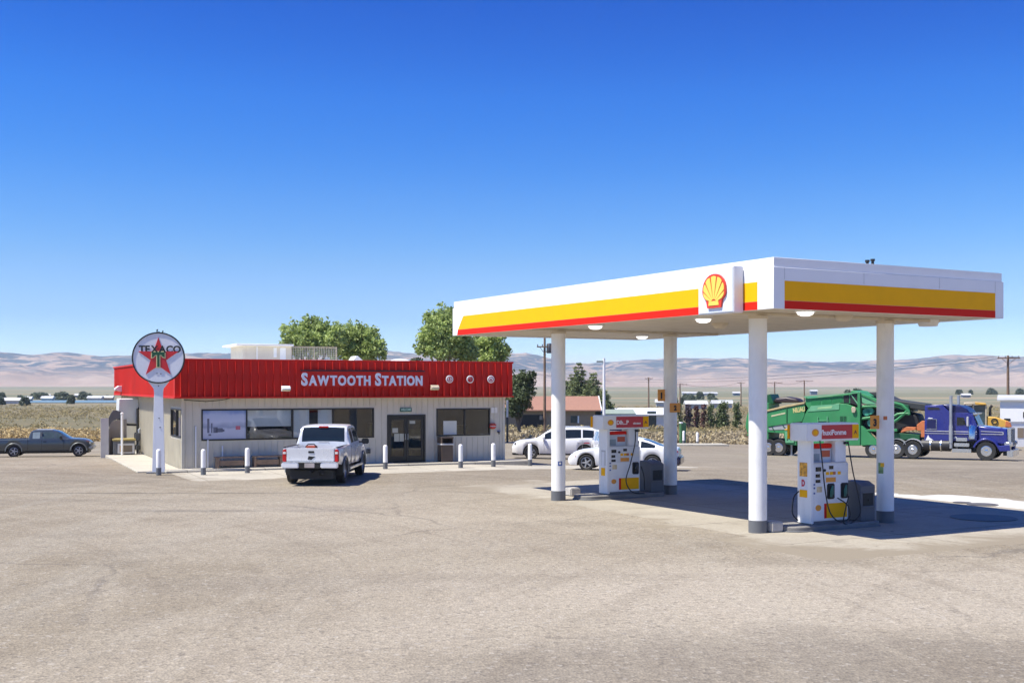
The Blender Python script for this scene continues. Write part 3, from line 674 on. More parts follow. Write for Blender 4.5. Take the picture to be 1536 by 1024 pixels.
# things on and by the front wall
r = rect((736, 746), (634, 642.5)); cx, cz = (r[0]+r[1])/2-.1, (r[2]+r[3])/2
o = thing('hose_cabinet', 'small rounded red box on the grey wall right of the window', 'wall box', SF.w(cx, -.022, cz-.13), SF.rz)
mb = MB(); mb.rbox((-.15, -.16, 0), (.15, 0, .25), .05, 3); mb.build('box', mat('bell_red', (.5, .05, .03), .4, var=.1), o)
mb = MB(); mb.box((-.15, -.165, .1), (.15, -.15, .13)); mb.build('band', 'ltgrey', o)
o = thing('wall_tap', 'dark blue tap with hose stub below the red box on the wall', 'tap', SF.w(cx+.28, -.022, cz-.38), SF.rz)
mb = MB(); mb.rod((0, 0, .1), (0, -.16, .1), .03); mb.rod((0, -.13, .12), (0, -.13, .0), .035, .02); mb.build('spout', 'darkmetal', o); mb = MB(); mb.lathe([(0, .14), (.08, .14), (.08, .17), (0, .17)], 12, Matrix.Translation((0, -.1, 0))); mb.build('handle', 'blue', o)
r = rect((736.5, 745.5), (611, 619)); mb = MB(); mb.box((r[0], -.03, r[2]), (min(r[1], SW-.08), -.021, r[3])); tag(mb.build('wall_notice', 'paper', loc=SF.o, rz=SF.rz, recentre=True), 'white notice on the grey wall at the top right of the window', 'notice')
x, z = sfp(552, 676); o = thing('outlet_box', 'small dark outlet box low on the grey wall left of the door', 'outlet', SF.w(x, -.022, z-.1), SF.rz)
mb = MB(); mb.rbox((-.09, -.07, 0), (.09, 0, .2), .012, 1); mb.build('box', 'bin', o); mb = MB(); mb.box((-.05, -.08, .03), (.05, -.068, .08)); mb.box((-.05, -.08, .11), (.05, -.068, .16)); mb.build('cover', 'black', o)
# litter bin by the door
g = onplane(SF, 664, 697, 1, -.5); x = g.x
o = thing('litter_bin', 'square dark brown litter bin with open hood by the store door', 'bin', SF.w(x+.15, -.42, .09), SF.rz)
mb = MB(); mb.rbox((-.26, -.26, 0), (.26, .26, .72), .02, 2); mb.build('body', 'brownbin', o)
mb = MB(); mb.box((-.29, -.29, .722), (.29, .29, .79)); mb.build('rim', 'ltgrey', o, bevel=.01)
mb = MB(); mb.box((-.27, -.27, .792), (-.22, .27, 1.0)); mb.box((.22, -.27, .792), (.27, .27, 1.0)); mb.box((-.22, .2, .792), (.22, .27, 1.0)); mb.box((-.28, -.28, 1.002), (.28, .28, 1.07)); mb.build('hood', 'brownbin', o, bevel=.01)
# benches
for i, (pa_, pb_, lb) in enumerate(((322, 372, 'weathered wooden bench against the wall under the printed window'), (378, 424, 'wooden bench against the wall beside the white pickup'))):
    xa, xb = onplane(SF, pa_, 703, 1, -.4).x, onplane(SF, pb_, 703, 1, -.4).x; L = xb-xa
    o = thing('bench', lb, 'bench', SF.w((xa+xb)/2, -.4, .09), SF.rz, 'benches along the store front')
    mb = MB()
    for j in range(3): mb.rbox((-L/2, -.2+j*.14, .4), (L/2, -.07+j*.14, .45), .01, 1)
    mb.build('seat', 'wood', o)
    for s in (-1, 1): mb = MB(); mb.rbox((s*(L/2-.1)-.05, -.17, 0), (s*(L/2-.1)+.05, .19, .398), .01, 1); mb.build('leg', 'wood', o)
    mb = MB(); mb.rbox((-L/2+.16, -.12, .1), (L/2-.16, -.06, .3), .01, 1); mb.build('apron_board', 'wood', o)
# bollards
bl = [(305, 712.5, 'white bollard nearest the left corner of the store front'), (371, 709.5, 'white bollard between the two wooden benches'), (578, 703.5, 'white bollard just left of the double door'),
      (691, 702, 'white bollard right of the brown litter bin'), (740, 700, 'white bollard at the right end of the store front'), (795, 698.8, 'shaded white bollard in front of the white estate car'),
      (238, 712.5, 'white bollard in front of the round sign post')]
proto = None
for px, py, lb in bl:
    p = G(px, py); p.z += .012
    if proto is None:
        proto = thing('bollard', lb, 'bollard', p, 0, 'white bollards in front of the store')
        mb = MB(); mb.lathe([(.096, 0), (.096, .27), (.09, .272)], 16); mb.build('base_sleeve', 'grey_base', proto)
        mb = MB(); mb.lathe([(.09, .272), (.09, .88), (.08, .93), (.05, .957), (0, .965)], 16); mb.build('post', 'grime_white', proto)
    else:
        o = copy_tree(proto); o.location = p; o['label'] = lb; o.rotation_euler.z = px
# roof plant
p = onplane(SF, 360, 540, 1, 9.5); q = onplane(SF, 437, 540, 1, 9.5); RZ = 4.222
o = thing('rooftop_unit', 'cream metal plant housing with flat overhanging lid on the store roof', 'roof unit', SF.w((p.x+q.x)/2, 9.5, RZ), SF.rz)
hw = (q.x-p.x)/2; zt = onplane(SF, 400, 516, 1, 9.5).z-RZ
mb = MB(); mb.box((-hw+.15, 0, 0), (hw, 3.0, zt-.1)); mb.build('cabinet', 'roof_cream', o)
mb = MB(); mb.box((-hw-.25, -.3, zt-.1), (hw+.05, 3.1, zt)); mb.build('lid', 'white', o, bevel=.02)
mb = MB(); mb.box((hw*.3, -.012, zt*.45), (hw*.42, .0, zt*.85)); mb.box((hw*.55, -.012, zt*.35), (hw*.78, .0, zt*.85)); mb.build('hatch', 'blind', o)
mb = MB(); mb.box((-hw*.35-.04, -.05, 0), (-hw*.35+.04, -.003, zt-.12)); mb.build('corner_post', 'white', o)
q2 = onplane(SF, 505, 540, 1, 9.8)
o = thing('roof_screen', 'see-through wire mesh screen on the roof beside the cream housing', 'screen', SF.w(q.x+.1, 9.8, RZ), SF.rz)
mb = MB(); L = q2.x-q.x-.1; h = zt*.9; n = int(L/.085)
for i in range(n+1): mb.cbox((L*i/n, 0, h/2), (.016, .016, h))
for i in range(int(h/.11)+1): mb.cbox((L/2, .02, i*.11), (L, .014, .014))
mb.build('mesh', 'roof_cream', o); mb = MB(); mb.cbox((L/2, 0, h+.02), (L, .05, .05))
for x in (0, L/2, L): mb.cbox((x, .04, h/2), (.05, .05, h))
mb.build('frame', 'tan', o)
p = onplane(SF, 532, 540, 1, 6); o = thing('roof_vent', 'white hooded vent on the roof above the lettering', 'vent', SF.w(p.x, 6, RZ), SF.rz)
mb = MB(); mb.prism([(-.55, 0), (.5, 0), (.5, .12), (.05, .52), (-.05, .52), (-.22, .3), (-.55, .18)], -.4, .4); mb.build('hood', 'white', o, bevel=.02)
mb = MB(); mb.box((-.7, -.5, 0), (-.551, .5, .14)); mb.build('curb', 'white', o)
p = onplane(SF, 600, 540, 1, 6); o = thing('roof_vent', 'low white domed vent on the roof right of the hooded vent', 'vent', SF.w(p.x, 6, RZ), SF.rz)
mb = MB(); mb.lathe([(.62, 0), (.62, .2), (.55, .3), (.3, .4), (0, .42)], 20); mb.build('dome', 'white', o); mb = MB(); mb.lathe([(.66, .14), (.66, .2), (.625, .2), (.625, .14)], 20, None, True); mb.build('rim', 'steel', o)

# ------------------------------------------------------------------ round sign on its post
p = G(238, 709); o = thing('round_sign', 'round white sign with a red star on a tall white steel post', 'sign', p, R(9))
Y = p.y; top = at(235, 536.5, Y); rr = 38.3/F*Y; cz = top.z-p.z
mb = MB(); pw0, pw1 = .24, .165
mb.prism([(-pw0, .0), (pw0, .0), (pw1, cz-rr-.35), (pw1+.02, cz-rr-.2), (.62, cz-rr*.62), (-.62, cz-rr*.62), (-pw1-.02, cz-rr-.2), (-pw1, cz-rr-.35)], -.04, .04); mb.build('post', 'signwhite', o, bevel=.012)
mb = MB(); mb.box((-.42, -.3, -.02), (.42, .3, .05)); mb.build('base_plate', 'grey_base', o, bevel=.01)
mb = MB(); Q = Matrix.Translation((0, -.045, cz)) @ Matrix.Rotation(R(90), 4, 'X') @ Matrix.Translation((0, 0, -.09)); mb.lathe([(0, 0), (rr-.02, 0), (rr-.02, .12), (0, .12)], 48, Q); mb.build('disc', 'signwhite', o)
mb = MB(); mb.lathe([(rr-.045, -.015), (rr+.005, -.015), (rr+.005, .14), (rr-.045, .14)], 48, Q, True); mb.build('rim', 'blackgloss', o)
fy = -.045-.03
st_ = []
for i in range(10):
    a = R(90+36*i); q = rr*.80 if i % 2 == 0 else rr*.80*.385; st_.append((q*math.cos(a), cz+.0+q*math.sin(a)))
mb = MB(); mb.prism(st_, fy-.02, fy); mb.build('star', 'star', o, 0)
mb = MB(); mb.text('TE', rr*.37, .006, TX(-rr*.73, fy-.012, cz+rr*.21), .013, 'LEFT'); mb.text('X', rr*.37, .006, TX(-rr*.26, fy-.03, cz+rr*.21), .013, 'LEFT', .9); mb.text('A', rr*.37, .006, TX(rr*.03, fy-.03, cz+rr*.21), .013, 'LEFT'); mb.text('CO', rr*.37, .006, TX(rr*.29, fy-.012, cz+rr*.21), .013, 'LEFT'); mb.build('lettering', 'blackgloss', o, 0)
def bigT(g):
    return [(x*.82, z*.95+.0) for x, z in bigT0(g)]
def bigT0(g):
    return [(-.3-g, .26+g), (-.3-g, .02-g), (-.2+g*.3, .06-g), (-.14, .13-g), (-.06-g, .13-g), (-.06-g, -.36-g), (.06+g, -.36-g), (.06+g, .13-g), (.14, .13-g), (.2-g*.3, .06-g), (.3+g, .02-g), (.3+g, .26+g)]
mb = MB(); mb.prism([(x*rr, cz-.02+z*rr) for x, z in bigT(.035)], fy-.032, fy-.021); mb.build('letter_border', mat('sign_cream', (.7, .62, .3), .4), o, 0)
mb = MB(); mb.prism([(x*rr, cz-.02+z*rr) for x, z in bigT(-.008)], fy-.04, fy-.033); mb.build('big_letter', mat('sign_green', (.012, .09, .035), .4), o, 0)
mb = MB(); mb.box((-.09, fy-.012, cz-rr*.62), (-.0, fy-.004, cz-rr*.6)); mb.box((.06, fy-.012, cz-rr*.635), (.12, fy-.004, cz-rr*.615)); mb.build('small_print', 'blackgloss', o, 0)
mb = MB(); mb.tube([(-.06, .0, cz+rr*.96), (-.06, 0, cz+rr+.1), (-.02, 0, cz+rr+.1)], .028, 6); mb.tube([(.0, 0, cz+rr+.02), (.06, -.03, cz+rr-.04), (.14, -.03, cz+rr-.03), (.16, 0, cz+rr+.06)], .03, 6); mb.build('hook', mat('hook_green', (.03, .06, .035), .5), o)
mb = MB()
for z, x in ((cz-rr-.1, 0), (2.1, .02), (1.75, .06)): mb.rod((x, -.055, z), (x, -.04, z), .022, n=8)
mb.build('bolt', 'darkmetal', o)

# ------------------------------------------------------------------ fenced corner at the far end of the side wall
yb, _ = slp(215, 681); yb = max(9, min(yb, 13)); g0 = gz(*SF.w(-1, yb).xy)
def sside(px, py, y): p = onplane(SF, px, py, 1, y); return p.x, p.z
o = thing('metal_enclosure', 'grey sheet metal screen with a curved top edge beside the store', 'fence', SF.w(-1.8, yb, 0), SF.rz)
def loc(px, py, y):
    x, z = sside(px, py, y); return (x+1.8, z)
A = [loc(*q, yb) for q in ((151, 681), (151, 627), (163, 627), (163, 681))]
mb = MB(); mb.prism([(a[0], a[1] if i in (1, 2) else -.9) for i, a in enumerate(A)], -.03, .03); mb.build('front_panel', 'ltgrey', o)
B = [loc(*q, yb) for q in ((163, 627), (166.5, 620), (170, 615.5), (175, 615), (179, 616.5), (184, 617), (184, 627), (176, 628), (168, 632), (163.5, 640))]
mb = MB(); mb.prism(B, .04, .1); mb.build('curved_head', 'bin', o)
C1 = [loc(*q, yb+1.2) for q in ((164, 683), (164, 632), (190, 628), (190, 683))]
mb = MB(); mb.prism([(a[0], a[1] if i in (1, 2) else -.9) for i, a in enumerate(C1)], 1.2, 1.26); 
mb.build('back_panel', mat('panel_taupe', (.3, .27, .24), .6), o)
mb = MB(); x0 = A[2][0]; mb.box((x0-.03, .031, -.9), (x0+.03, 1.19, 1.3)); mb.build('side_panel', 'bin', o)
x, z = sside(183, 621, yb-.4); o = thing('white_pole', 'thin white pole standing in front of the grey metal screen', 'pole', SF.w(x, yb-.4, -.3), SF.rz)
mb = MB(); mb.rod((0, 0, 0), (0, 0, z+.3), .055); mb.build('pole', 'white', o); mb = MB(); mb.lathe([(.07, z+.3), (.07, z+.36), (0, z+.4)], 12); mb.build('cap', 'white', o)
x0, _ = sside(170, 660, yb-.1); x1, z1 = sside(202, 657.5, yb-.1); zb = sside(200, 681, yb-.1)[1]
o = thing('waste_box', 'square waste container with a dull yellow lid by the metal screen', 'container', SF.w((x0+x1)/2, yb+.2, zb), SF.rz)
hw = (x1-x0)/2; H = z1-zb
mb = MB(); mb.box((-hw, -.4, 0), (hw, .5, H-.09)); mb.build('body', 'bin', o, bevel=.02)
mb = MB(); mb.box((-hw-.04, -.45, H-.088), (hw+.04, .55, H)); mb.build('lid', mat('lid_yellow', (.38, .3, .1), .5, dirt=.3), o, bevel=.015)
mb = MB(); t = .09; mb.box((-hw*.62, -.44, .06), (-hw*.62+t, -.402, H-.22)); mb.box((hw-t-.03, -.44, .06), (hw-.03, -.402, H-.22)); mb.box((-hw*.62+t, -.44, H-.31), (hw-t-.03, -.402, H-.22)); mb.box((-hw*.62+t, -.44, .06), (hw-t-.03, -.402, .12)); mb.build('frame', 'ltgrey', o)
mb = MB(); mb.box((-hw*.62+t, -.42, .121), (-.05, -.403, H-.311)); mb.build('amber_panel', mat('amber_board', (.45, .25, .06), .5), o)
mb = MB(); mb.box((-.049, -.42, .121), (hw-t-.03, -.403, H-.311)); mb.build('brown_panel', mat('brown_board', (.17, .135, .1), .6), o)
y0 = slp(207, 610)[0]; y0 = min(max(y0, 8.5), 14); zt, zl = slp(200, 597)[1], slp(203, 628)[1]
o = thing('wall_tank', 'white round-cornered tank casing hung on the side wall of the store', 'tank', SF.w(-.02, y0, 0), SF.rz)
mb = MB(); mb.prism([(0, 2.72), (-.95, 2.72), (-.98, 1.95), (-.8, 1.62), (-.5, 1.5), (0, 1.46)], -.5, .5); mb.build('casing', 'ac_white', o, bevel=.04)
mb = MB(); mb.prism([(-.98, 1.97), (-.81, 1.6), (-.5, 1.47), (0, 1.43), (0, 1.36), (-.55, 1.38), (-.9, 1.56), (-1.06, 1.97)], -.49, .49); mb.build('rim', 'darkmetal', o)
for i, (dy, zz, lb) in enumerate(((-.62, 2.3, 'black pipe running down the side wall of the store'), (-1.15, 1.3, 'grey meter pipe low on the side wall of the store'))):
    o = thing('wall_pipe', lb, 'pipe', SF.w(-.1, y0+dy, -.1), SF.rz); mb = MB(); mb.tube([(0, 0, 0), (0, 0, zz-.3), (0, .05, zz), (.08, .05, zz+.05)], .055-.01*i, 8)
    mb.build('pipe', ('black', 'steel')[i], o)
    mb = MB(); mb.rbox((-.15, -.12, .75), (.05, .12, 1.15), .03); mb.rbox((-.12, -.1, .3), (.05, .1, .55), .03); mb.build('meter', ('darkmetal', 'bin')[i], o)
# ------------------------------------------------------------------ canopy over the pumps
CW, CL, H, FT = 7.213, 14.891, 4.927, 1.075
cn = thing('fuel_canopy', 'large white flat canopy with yellow and red bands on four columns', 'canopy', CF.o, CF.rz)
mb = MB()
z1 = H+FT*.81
mb.box((0, 0, H), (.06, CL, z1)); mb.box((CW-.06, 0, H), (CW, CL, z1)); mb.box((.06, 0, H), (CW-.06, .06, z1)); mb.box((.06, CL-.06, H), (CW-.06, CL, z1)); mb.build('fascia', 'white_clean', cn, bevel=.006)
mb = MB(); e = .028; mb.box((e, e, z1+.002), (.09, CL-e, H+FT)); mb.box((CW-.09, e, z1+.002), (CW-e, CL-e, H+FT)); mb.box((.09, e, z1+.002), (CW-.09, .09, H+FT)); mb.box((.09, CL-.09, z1+.002), (CW-.09, CL-e, H+FT)); mb.build('fascia_cap', 'white_clean', cn, bevel=.006)
def band(name, m, f0, f1, slant):
    za, zb = H+FT*(1-f1)+.002, H+FT*(1-f0); mb = MB(); q = .004
    a0, a1 = CL-.32-slant[0], CL-.32-slant[1]
    mb.prism([(.5, za), (a0, za), (a1, zb), (.5, zb)], -q, .001, axis='x')
    mb.prism([(.3, za), (CW-.3, za), (CW-.3, zb), (.3, zb)], -q, .001, axis='y')
    mb.prism([(.3, za), (CW-.3, za), (CW-.3, zb), (.3, zb)], CL-.001, CL+q, axis='y')
    mb.prism([(.5, za), (CL-.5, za), (CL-.5, zb), (.5, zb)], CW-.001, CW+q, axis='x')
    return mb.build(name, m, cn, 0)
band('yellow_band', 'yellow', .45, .835, (.06, .42)); band('red_band', 'redband', .837, .998, (0, .055))
mb = MB()
for x, y, ax in ((2.6, 0, 'y'), (.3, 0, 'y'), (CW-.3, 0, 'y'), (5, 0, 'y'), (0, 1.2, 'x'), (0, 5.2, 'x'), (0, 8.9, 'x'), (0, 12.4, 'x')):
    if ax == 'y': mb.box((x-.004, -.0035, H+FT*.57), (x+.004, .001, z1-.01))
    else: mb.box((-.0035, y-.004, H+FT*.57), (.001, y+.004, z1-.01))
mb.build('panel_seam', 'ltgrey', cn, 0)
mb = MB(); k = .08
while k < CW-.1: mb.box((k, .07, H+.05), (min(k+.37, CW-.07), CL-.07, H+.09)); k += .4
mb.build('deck_soffit', 'soffit', cn, 0); mb = MB(); mb.box((.07, .07, H+.092), (CW-.07, CL-.07, H+.12)); mb.build('deck_backing', 'bin', cn, 0)
mb = MB(); mb.box((.09, .09, H+FT*.6), (CW-.09, CL-.09, H+FT*.66)); mb.build('roof_deck', 'ltgrey', cn, 0)
mb = MB()
for y in (1.837, 10.416): mb = MB(); mb.box((.2, y-.15, H-.02), (CW-.2, y+.15, H+.049)); mb.build('cross_beam', 'soffit', cn, bevel=.01)
cols = {'a': (1.191, 1.837), 'b': (5.243, 1.837), 'c': (1.191, 10.416), 'd': (5.243, 10.416)}
for k, (x, y) in cols.items():
    T = Matrix.Translation((x, y, 0)); mb = MB(); mb.lathe([(.205, .29), (.205, H-.021)], 32, T); c = mb.build('column', 'grime_white', cn)
    mb = MB(); mb.lathe([(.212, -.02), (.212, .285), (.206, .289)], 32, T); mb.build('base_band', 'grey_base', c)
    mb = MB(); mb.lathe([(.225, H-.09), (.225, H-.022)], 32, T); mb.build('collar', 'soffit', c)
lights = [(893, 492), (963, 507), (1055, 482), (1208, 471.5), (1265, 480), (1080, 491)]
for i, (px, py) in enumerate(lights):
    p = onplane(CF, px, py, 2, H-.06-0.0); T = Matrix.Translation((min(max(p.x, .35), CW-.35), min(max(p.y, .35), CL-.35), H+.05))
    mb = MB(); mb.lathe([(.22, -.06), (.22, 0), (0, 0)], 24, T); l = mb.build('canopy_light', 'soffit' if i > 3 else 'white', cn)
    mb = MB(); mb.lathe([(0, -.15), (.09, -.145), (.16, -.115), (.19, -.062), (0, -.062)], 24, T); mb.build('lens', 'glow' if i < 4 else 'soffit', l)
p = onplane(CF, 1452, 485, 2, H); T = Matrix.Translation((CW-.4, max(.6, min(p.y, 2.6)), H+.05)); mb = MB(); mb.lathe([(.22, -.16), (.26, -.06), (.26, 0), (0, 0)], 24, T); mb.build('canopy_light', 'white', cn)
mb = MB()
for px, py in ((1301, 390), (1309, 388.5)): q = onplane(CF, px, py, 1, 1.4); mb.rod((q.x, 1.4, H+FT*.66), (q.x, 1.4, q.z), .035, .035); mb.rod((q.x, 1.4, q.z-.05), (q.x, 1.4, q.z), .055, .055)
mb.build('vent_pipe', 'darkmetal', cn)
# scuffs and stickers on the columns
def sticker(colk, az, z, w, h, m, name='sticker'):
    x, y = cols[colk]; mb = MB(); n = 6; r = .2065; da = w/r
    vs = []
    for i in range(n+1):
        a = az+da*(i/n-.5); vs += [(x+r*math.cos(a), y+r*math.sin(a), z), (x+r*math.cos(a), y+r*math.sin(a), z+h)]
    mb.add(vs, [(2*i, 2*i+2, 2*i+3, 2*i+1) for i in range(n)]); return mb.build(name, m, cn)
va = lambda x, y: math.atan2(*reversed((Matrix.Rotation(-CF.rz, 3, 'Z') @ (Vector((0, 0, 0))-CF.w(x, y))).xy))
a0 = va(*cols['c']); sticker('c', a0+.25, 1.02, .13, .13, 'blue'); sticker('c', a0+.25, 1.06, .06, .06, 'paper')
a0 = va(*cols['b']); sticker('b', a0-.55, 1.2, .14, .26, mat('leaf_sticker', (.2, .33, .12), .5, var=.4, vscale=9)); sticker('b', a0-.35, 1.36, .09, .1, 'yellow'); sticker('b', a0+.0, 2.5, .09, .09, 'rust')
# square emblem sign box on the long side
ya = onplane(CF, 1047.5, 440, 0, -.28).y; yb_ = onplane(CF, 1100.6, 436, 0, -.28).y; y0, y1 = min(ya, yb_), max(ya, yb_)
zt = onplane(CF, 1074, 402, 0, -.28).z; zb = onplane(CF, 1074, 470.5, 0, -.28).z
es = thing('emblem_sign', 'square white sign box with a red and yellow scallop shell on the canopy edge', 'sign', CF.w(-.004, (y0+y1)/2, zb), CF.rz+R(-90))
wd, ht = y1-y0, zt-zb            # local: x along the canopy edge, -y outwards
mb = MB(); mb.rbox((-wd/2, -.28, 0), (wd/2, -.002, ht), .015, 2); mb.build('box', 'signwhite', es)
mb = MB(); mb.box((-wd/2+.03, -.288, .03), (wd/2-.03, -.281, ht-.03)); mb.build('face', mat('sign_face', (.72, .78, .85), .3, var=.02), es, 0)
sw, sh, cz = wd*.66, ht*.74, ht*.5
half = [(.0, .5), (.1, .492), (.2, .465), (.3, .41), (.385, .33), (.45, .23), (.488, .12), (.5, .0), (.485, -.1), (.43, -.19), (.34, -.27), (.32, -.35), (.29, -.5)]
out = half+[(-x, z) for x, z in reversed(half[1:])]
def shell(g): return [(x*sw*g, cz+(z if g == 1 else z*g)*sh) for x, z in out]
mb = MB(); mb.prism(shell(1), -.33, -.289); mb.build('shell_plate', mat('shell_red', (.68, .045, .02), .35), es, 0)
mb = MB(); piv = (0, -.36)
def bound(a):
    d = Vector((math.sin(a), math.cos(a))); best = 0
    for (x0, z0_), (x1, z1_) in zip(out, out[1:]+out[:1]):
        p0 = Vector((x0-piv[0], z0_-piv[1])); e = Vector((x1-x0, z1_-z0_)); den = d.x*e.y-d.y*e.x
        if abs(den) < 1e-9: continue
        t = (p0.x*e.y-p0.y*e.x)/den; s_ = (p0.x*d.y-p0.y*d.x)/den
        if t > best and -1e-6 <= s_ <= 1+1e-6: best = t
    return best
n = 7; A = R(72)
for i in range(n):
    c0 = -A+2*A*i/n; c1 = -A+2*A*(i+1)/n; g = .035
    poly = []
    for t in range(5):
        a = c0+g+(c1-c0-2*g)*t/4; r_ = bound(a)-.075+.015*math.sin(math.pi*t/4); poly.append((piv[0]+r_*math.sin(a), piv[1]+r_*math.cos(a)))
    for a in (c1-g, c0+g): poly.append((piv[0]+.13*math.sin(a)*.9, piv[1]+.13*math.cos(a)*.9+.0))
    mb.prism([(x*sw, cz+z*sh) for x, z in poly], -.34, -.331)
mb.prism([(x*sw, cz+z*sh) for x, z in ((-.22, -.43), (.22, -.43), (.2, -.3), (-.2, -.3))], -.34, -.331)
mb.build('shell_ribs', mat('shell_yellow', (.85, .62, .1), .35, var=.03), es, 0)
mb = MB(); mb.tube([(-wd/2-.05, -.1, ht-.2), (-wd/2-.05, -.18, ht-.12), (-wd/2, -.2, ht-.1)], .02, 6); mb.build('bracket', 'white', es)
# orange number tags
def tagsign(colk, dx, dy, z, w, h, num, lb):
    x, y = cols[colk]; o = thing('number_tag', lb, 'tag', CF.w(x+dx, y+dy, z), CF.rz, 'orange number tags on the columns')
    mb = MB(); mb.rbox((-w/2, -.012, 0), (w/2, .012, h), .008, 1); mb.build('plate', 'orange', o)
    MB().text(num, h*.7, .004, TX(0, -.014, h*.24), .014).build('number', 'black', o, 0)
    mb = MB(); mb.cbox((w/2+.02 if dx < -.1 else 0, .03, h*.5), (.08, .03, .04)); mb.build('clip', 'steel', o)
tagsign('d', -.36, -.02, 2.86, .27, .36, '1', 'orange number tag sticking out left of the far right column')
tagsign('d', 0, -.235, 2.52, .4, .28, '2', 'orange number tag flat on the front of the far right column')
tagsign('b', -.38, -.02, 2.28, .3, .33, '3', 'orange number tag sticking out left of the near right column')

# ------------------------------------------------------------------ pumps on their islands
def island(name, lb, x0, x1, yc):
    o = thing('pump_island', lb, 'island', CF.w((x0+x1)/2, yc, 0), CF.rz, 'raised islands under the pumps')
    L = (x1-x0)/2; hw = .44; poly = [(L-.08, -hw), (L, -hw+.08), (L, hw-.08), (L-.08, hw)]
    for k in range(9): a = R(90+180*k/8); poly.append((-L+hw+hw*math.cos(a), hw*math.sin(a)))
    mb = MB(); mb.prism(poly, -.05, .13, axis='z'); mb.build('slab', mat('island_concrete', (.2, .19, .175), .85, var=.2, vscale=3, bump=.3), o, bevel=.025)
    mb = MB(); mb.tube([(*p, .02) for p in [(x*1.012, y*1.012) for x, y in poly+poly[:1]]], .022, 6); mb.build('edge_strip', 'grey_base', o)
    return o
def pump(lb, x, y, bodytxt, smalltxt, hoses, second):
    o = thing('fuel_pump', lb, 'fuel pump', CF.w(x, y, .13), CF.rz, 'fuel pumps under the canopy')
    w, d = .47, .31; o.scale = (1.24, .72, 1)
    mb = MB(); mb.box((-w+.02, -d+.03, 0), (w-.02, d-.03, .07)); mb.build('plinth', 'grey_base', o)
    mb = MB(); mb.rbox((-w+.065, -d+.02, .072), (w, d-.02, 1.4), .015, 2); body = mb.build('body', 'white', o)
    mb = MB(); mb.rbox((-w-.01, -d, .02), (-w+.06, d, 1.92), .012, 2); mb.build('end_panel', 'white', o)
    mb = MB(); mb.rbox((w-.31, -d+.05, 1.405), (w-.03, d-.05, 1.915), .015, 2); mb.build('leg', 'white', o)
    tp = MB(); tp.rbox((-.63, -.39, 1.92), (.7, .39, 2.33), .02, 2); top = tp.build('topper', 'white', o)
    for s in (-1, 1):
        Z = Matrix.Rotation(math.pi if s > 0 else 0, 4, 'Z')
        mb = MB(); mb.box((-.26, -.398, 1.965), (.52, -.391, 2.29), Z); mb.build('name_panel', mat('topper_red', (.5, .02, .03), .35, var=.03), o, 0)
        mb = MB(); mb.box((.522, -.398, 1.965), (.685, -.391, 2.29), Z); mb.build('grade_panel', 'yellow', o, 0)
        mb = MB(); mb.lathe([(0, 0), (.085, 0), (.085, .012), (0, .012)], 20, Z @ Matrix.Translation((-.42, -.39, 2.12)) @ Matrix.Rotation(R(90), 4, 'X')); mb.build('roundel', 'orange', o)
        mb = MB(); mb.lathe([(0, .013), (.05, .013), (.05, .017), (0, .017)], 16, Z @ Matrix.Translation((-.42, -.39, 2.12)) @ Matrix.Rotation(R(90), 4, 'X')); mb.build('roundel_core', 'yellow', o)
    mb = MB(); Z = Matrix.Identity(4)
    mb.text(bodytxt, .17, .004, TX(.02 if not smalltxt else -.08, -.402, 2.06), .004, xs=.78)
    if smalltxt: mb.text(smalltxt, .09, .004, TX(.34, -.402, 2.06), .002, xs=.7)
    mb.build('lettering', 'white_clean', o, 0); MB().text('A', .12, .004, TX(.6, -.402, 2.07), .004).build('grade_mark', mat('mark_brown', (.2, .05, .02), .5), o, 0)
    # screen unit in the opening
    mb = MB(); mb.rbox((-w+.08, -.12, 1.405), (.14, .12, 1.83), .015, 2); mb.build('screen_unit', mat('screen_grey', (.52, .56, .6), .3, var=.06), o)
    mb = MB(); mb.rbox((-w+.075, -.14, 1.735), (.15, .14, 1.85), .02, 2); mb.build('screen_hood', 'redband', o)
    mb = MB(); mb.box((-.12, -.127, 1.54), (.1, -.121, 1.69)); mb.build('screen_label', mat('label_red', (.5, .09, .03), .4), o, 0)
    mb = MB(); mb.box((-.39, -.127, 1.44), (-.16, -.121, 1.62)); mb.build('screen', mat('screen_glass', (.22, .3, .36), .1, var=.3), o, 0)
    mb = MB(); mb.box((-.41, -.3, 1.402), (.44, .27, 1.425)); mb.build('shelf', 'ltgrey', o, bevel=.006)
    fy = -d+.02
    def plate(name, m, x0, x1, z0, z1, t=.008, par=o): mb = MB(); mb.box((x0, fy-t, z0), (x1, fy-.0005, z1)); return mb.build(name, m, par, 0)
    plate('console', mat('console_grey', (.68, .69, .7), .35), -.42, .47, .93, 1.38, .006)
    for x0, x1, z0, z1 in ((-.36, -.22, 1.22, 1.32), (-.36, -.25, 1.08, 1.16), (-.36, -.24, .96, 1.03), (-.02, .09, 1.26, 1.34)): plate('display', 'blackgloss', x0, x1, z0, z1, .012)
    mb = MB(); mb.rod((-.14, fy, 1.24), (-.14, fy-.03, 1.24), .032, n=12); mb.build('button', 'black', o)
    for x0, m in ((-.1, 'yellow'), (-.0, 'yellow'), (.07, 'rust'), (.2, 'yellow')): plate('grade_button', m, x0, x0+.075, 1.13, 1.2, .014)
    plate('notice', 'orange', -.1, .15, .96, 1.07, .01); plate('notice', 'paper', .26, .44, 1.1, 1.18, .01)
    plate('notice', mat('notice_cream', (.6, .48, .28), .5, var=.3, vscale=9), -.33, -.2, .74, .87, .008)
    for z in (.82, .9, .7): plate('small_mark', 'blue', -.42, -.37, z, z+.04, .008)
    plate('lower_panel', 'yellow', -.08, .44, .13, .47, .01); plate('lower_stripe', 'redband', -.14, -.082, .13, .47, .01)
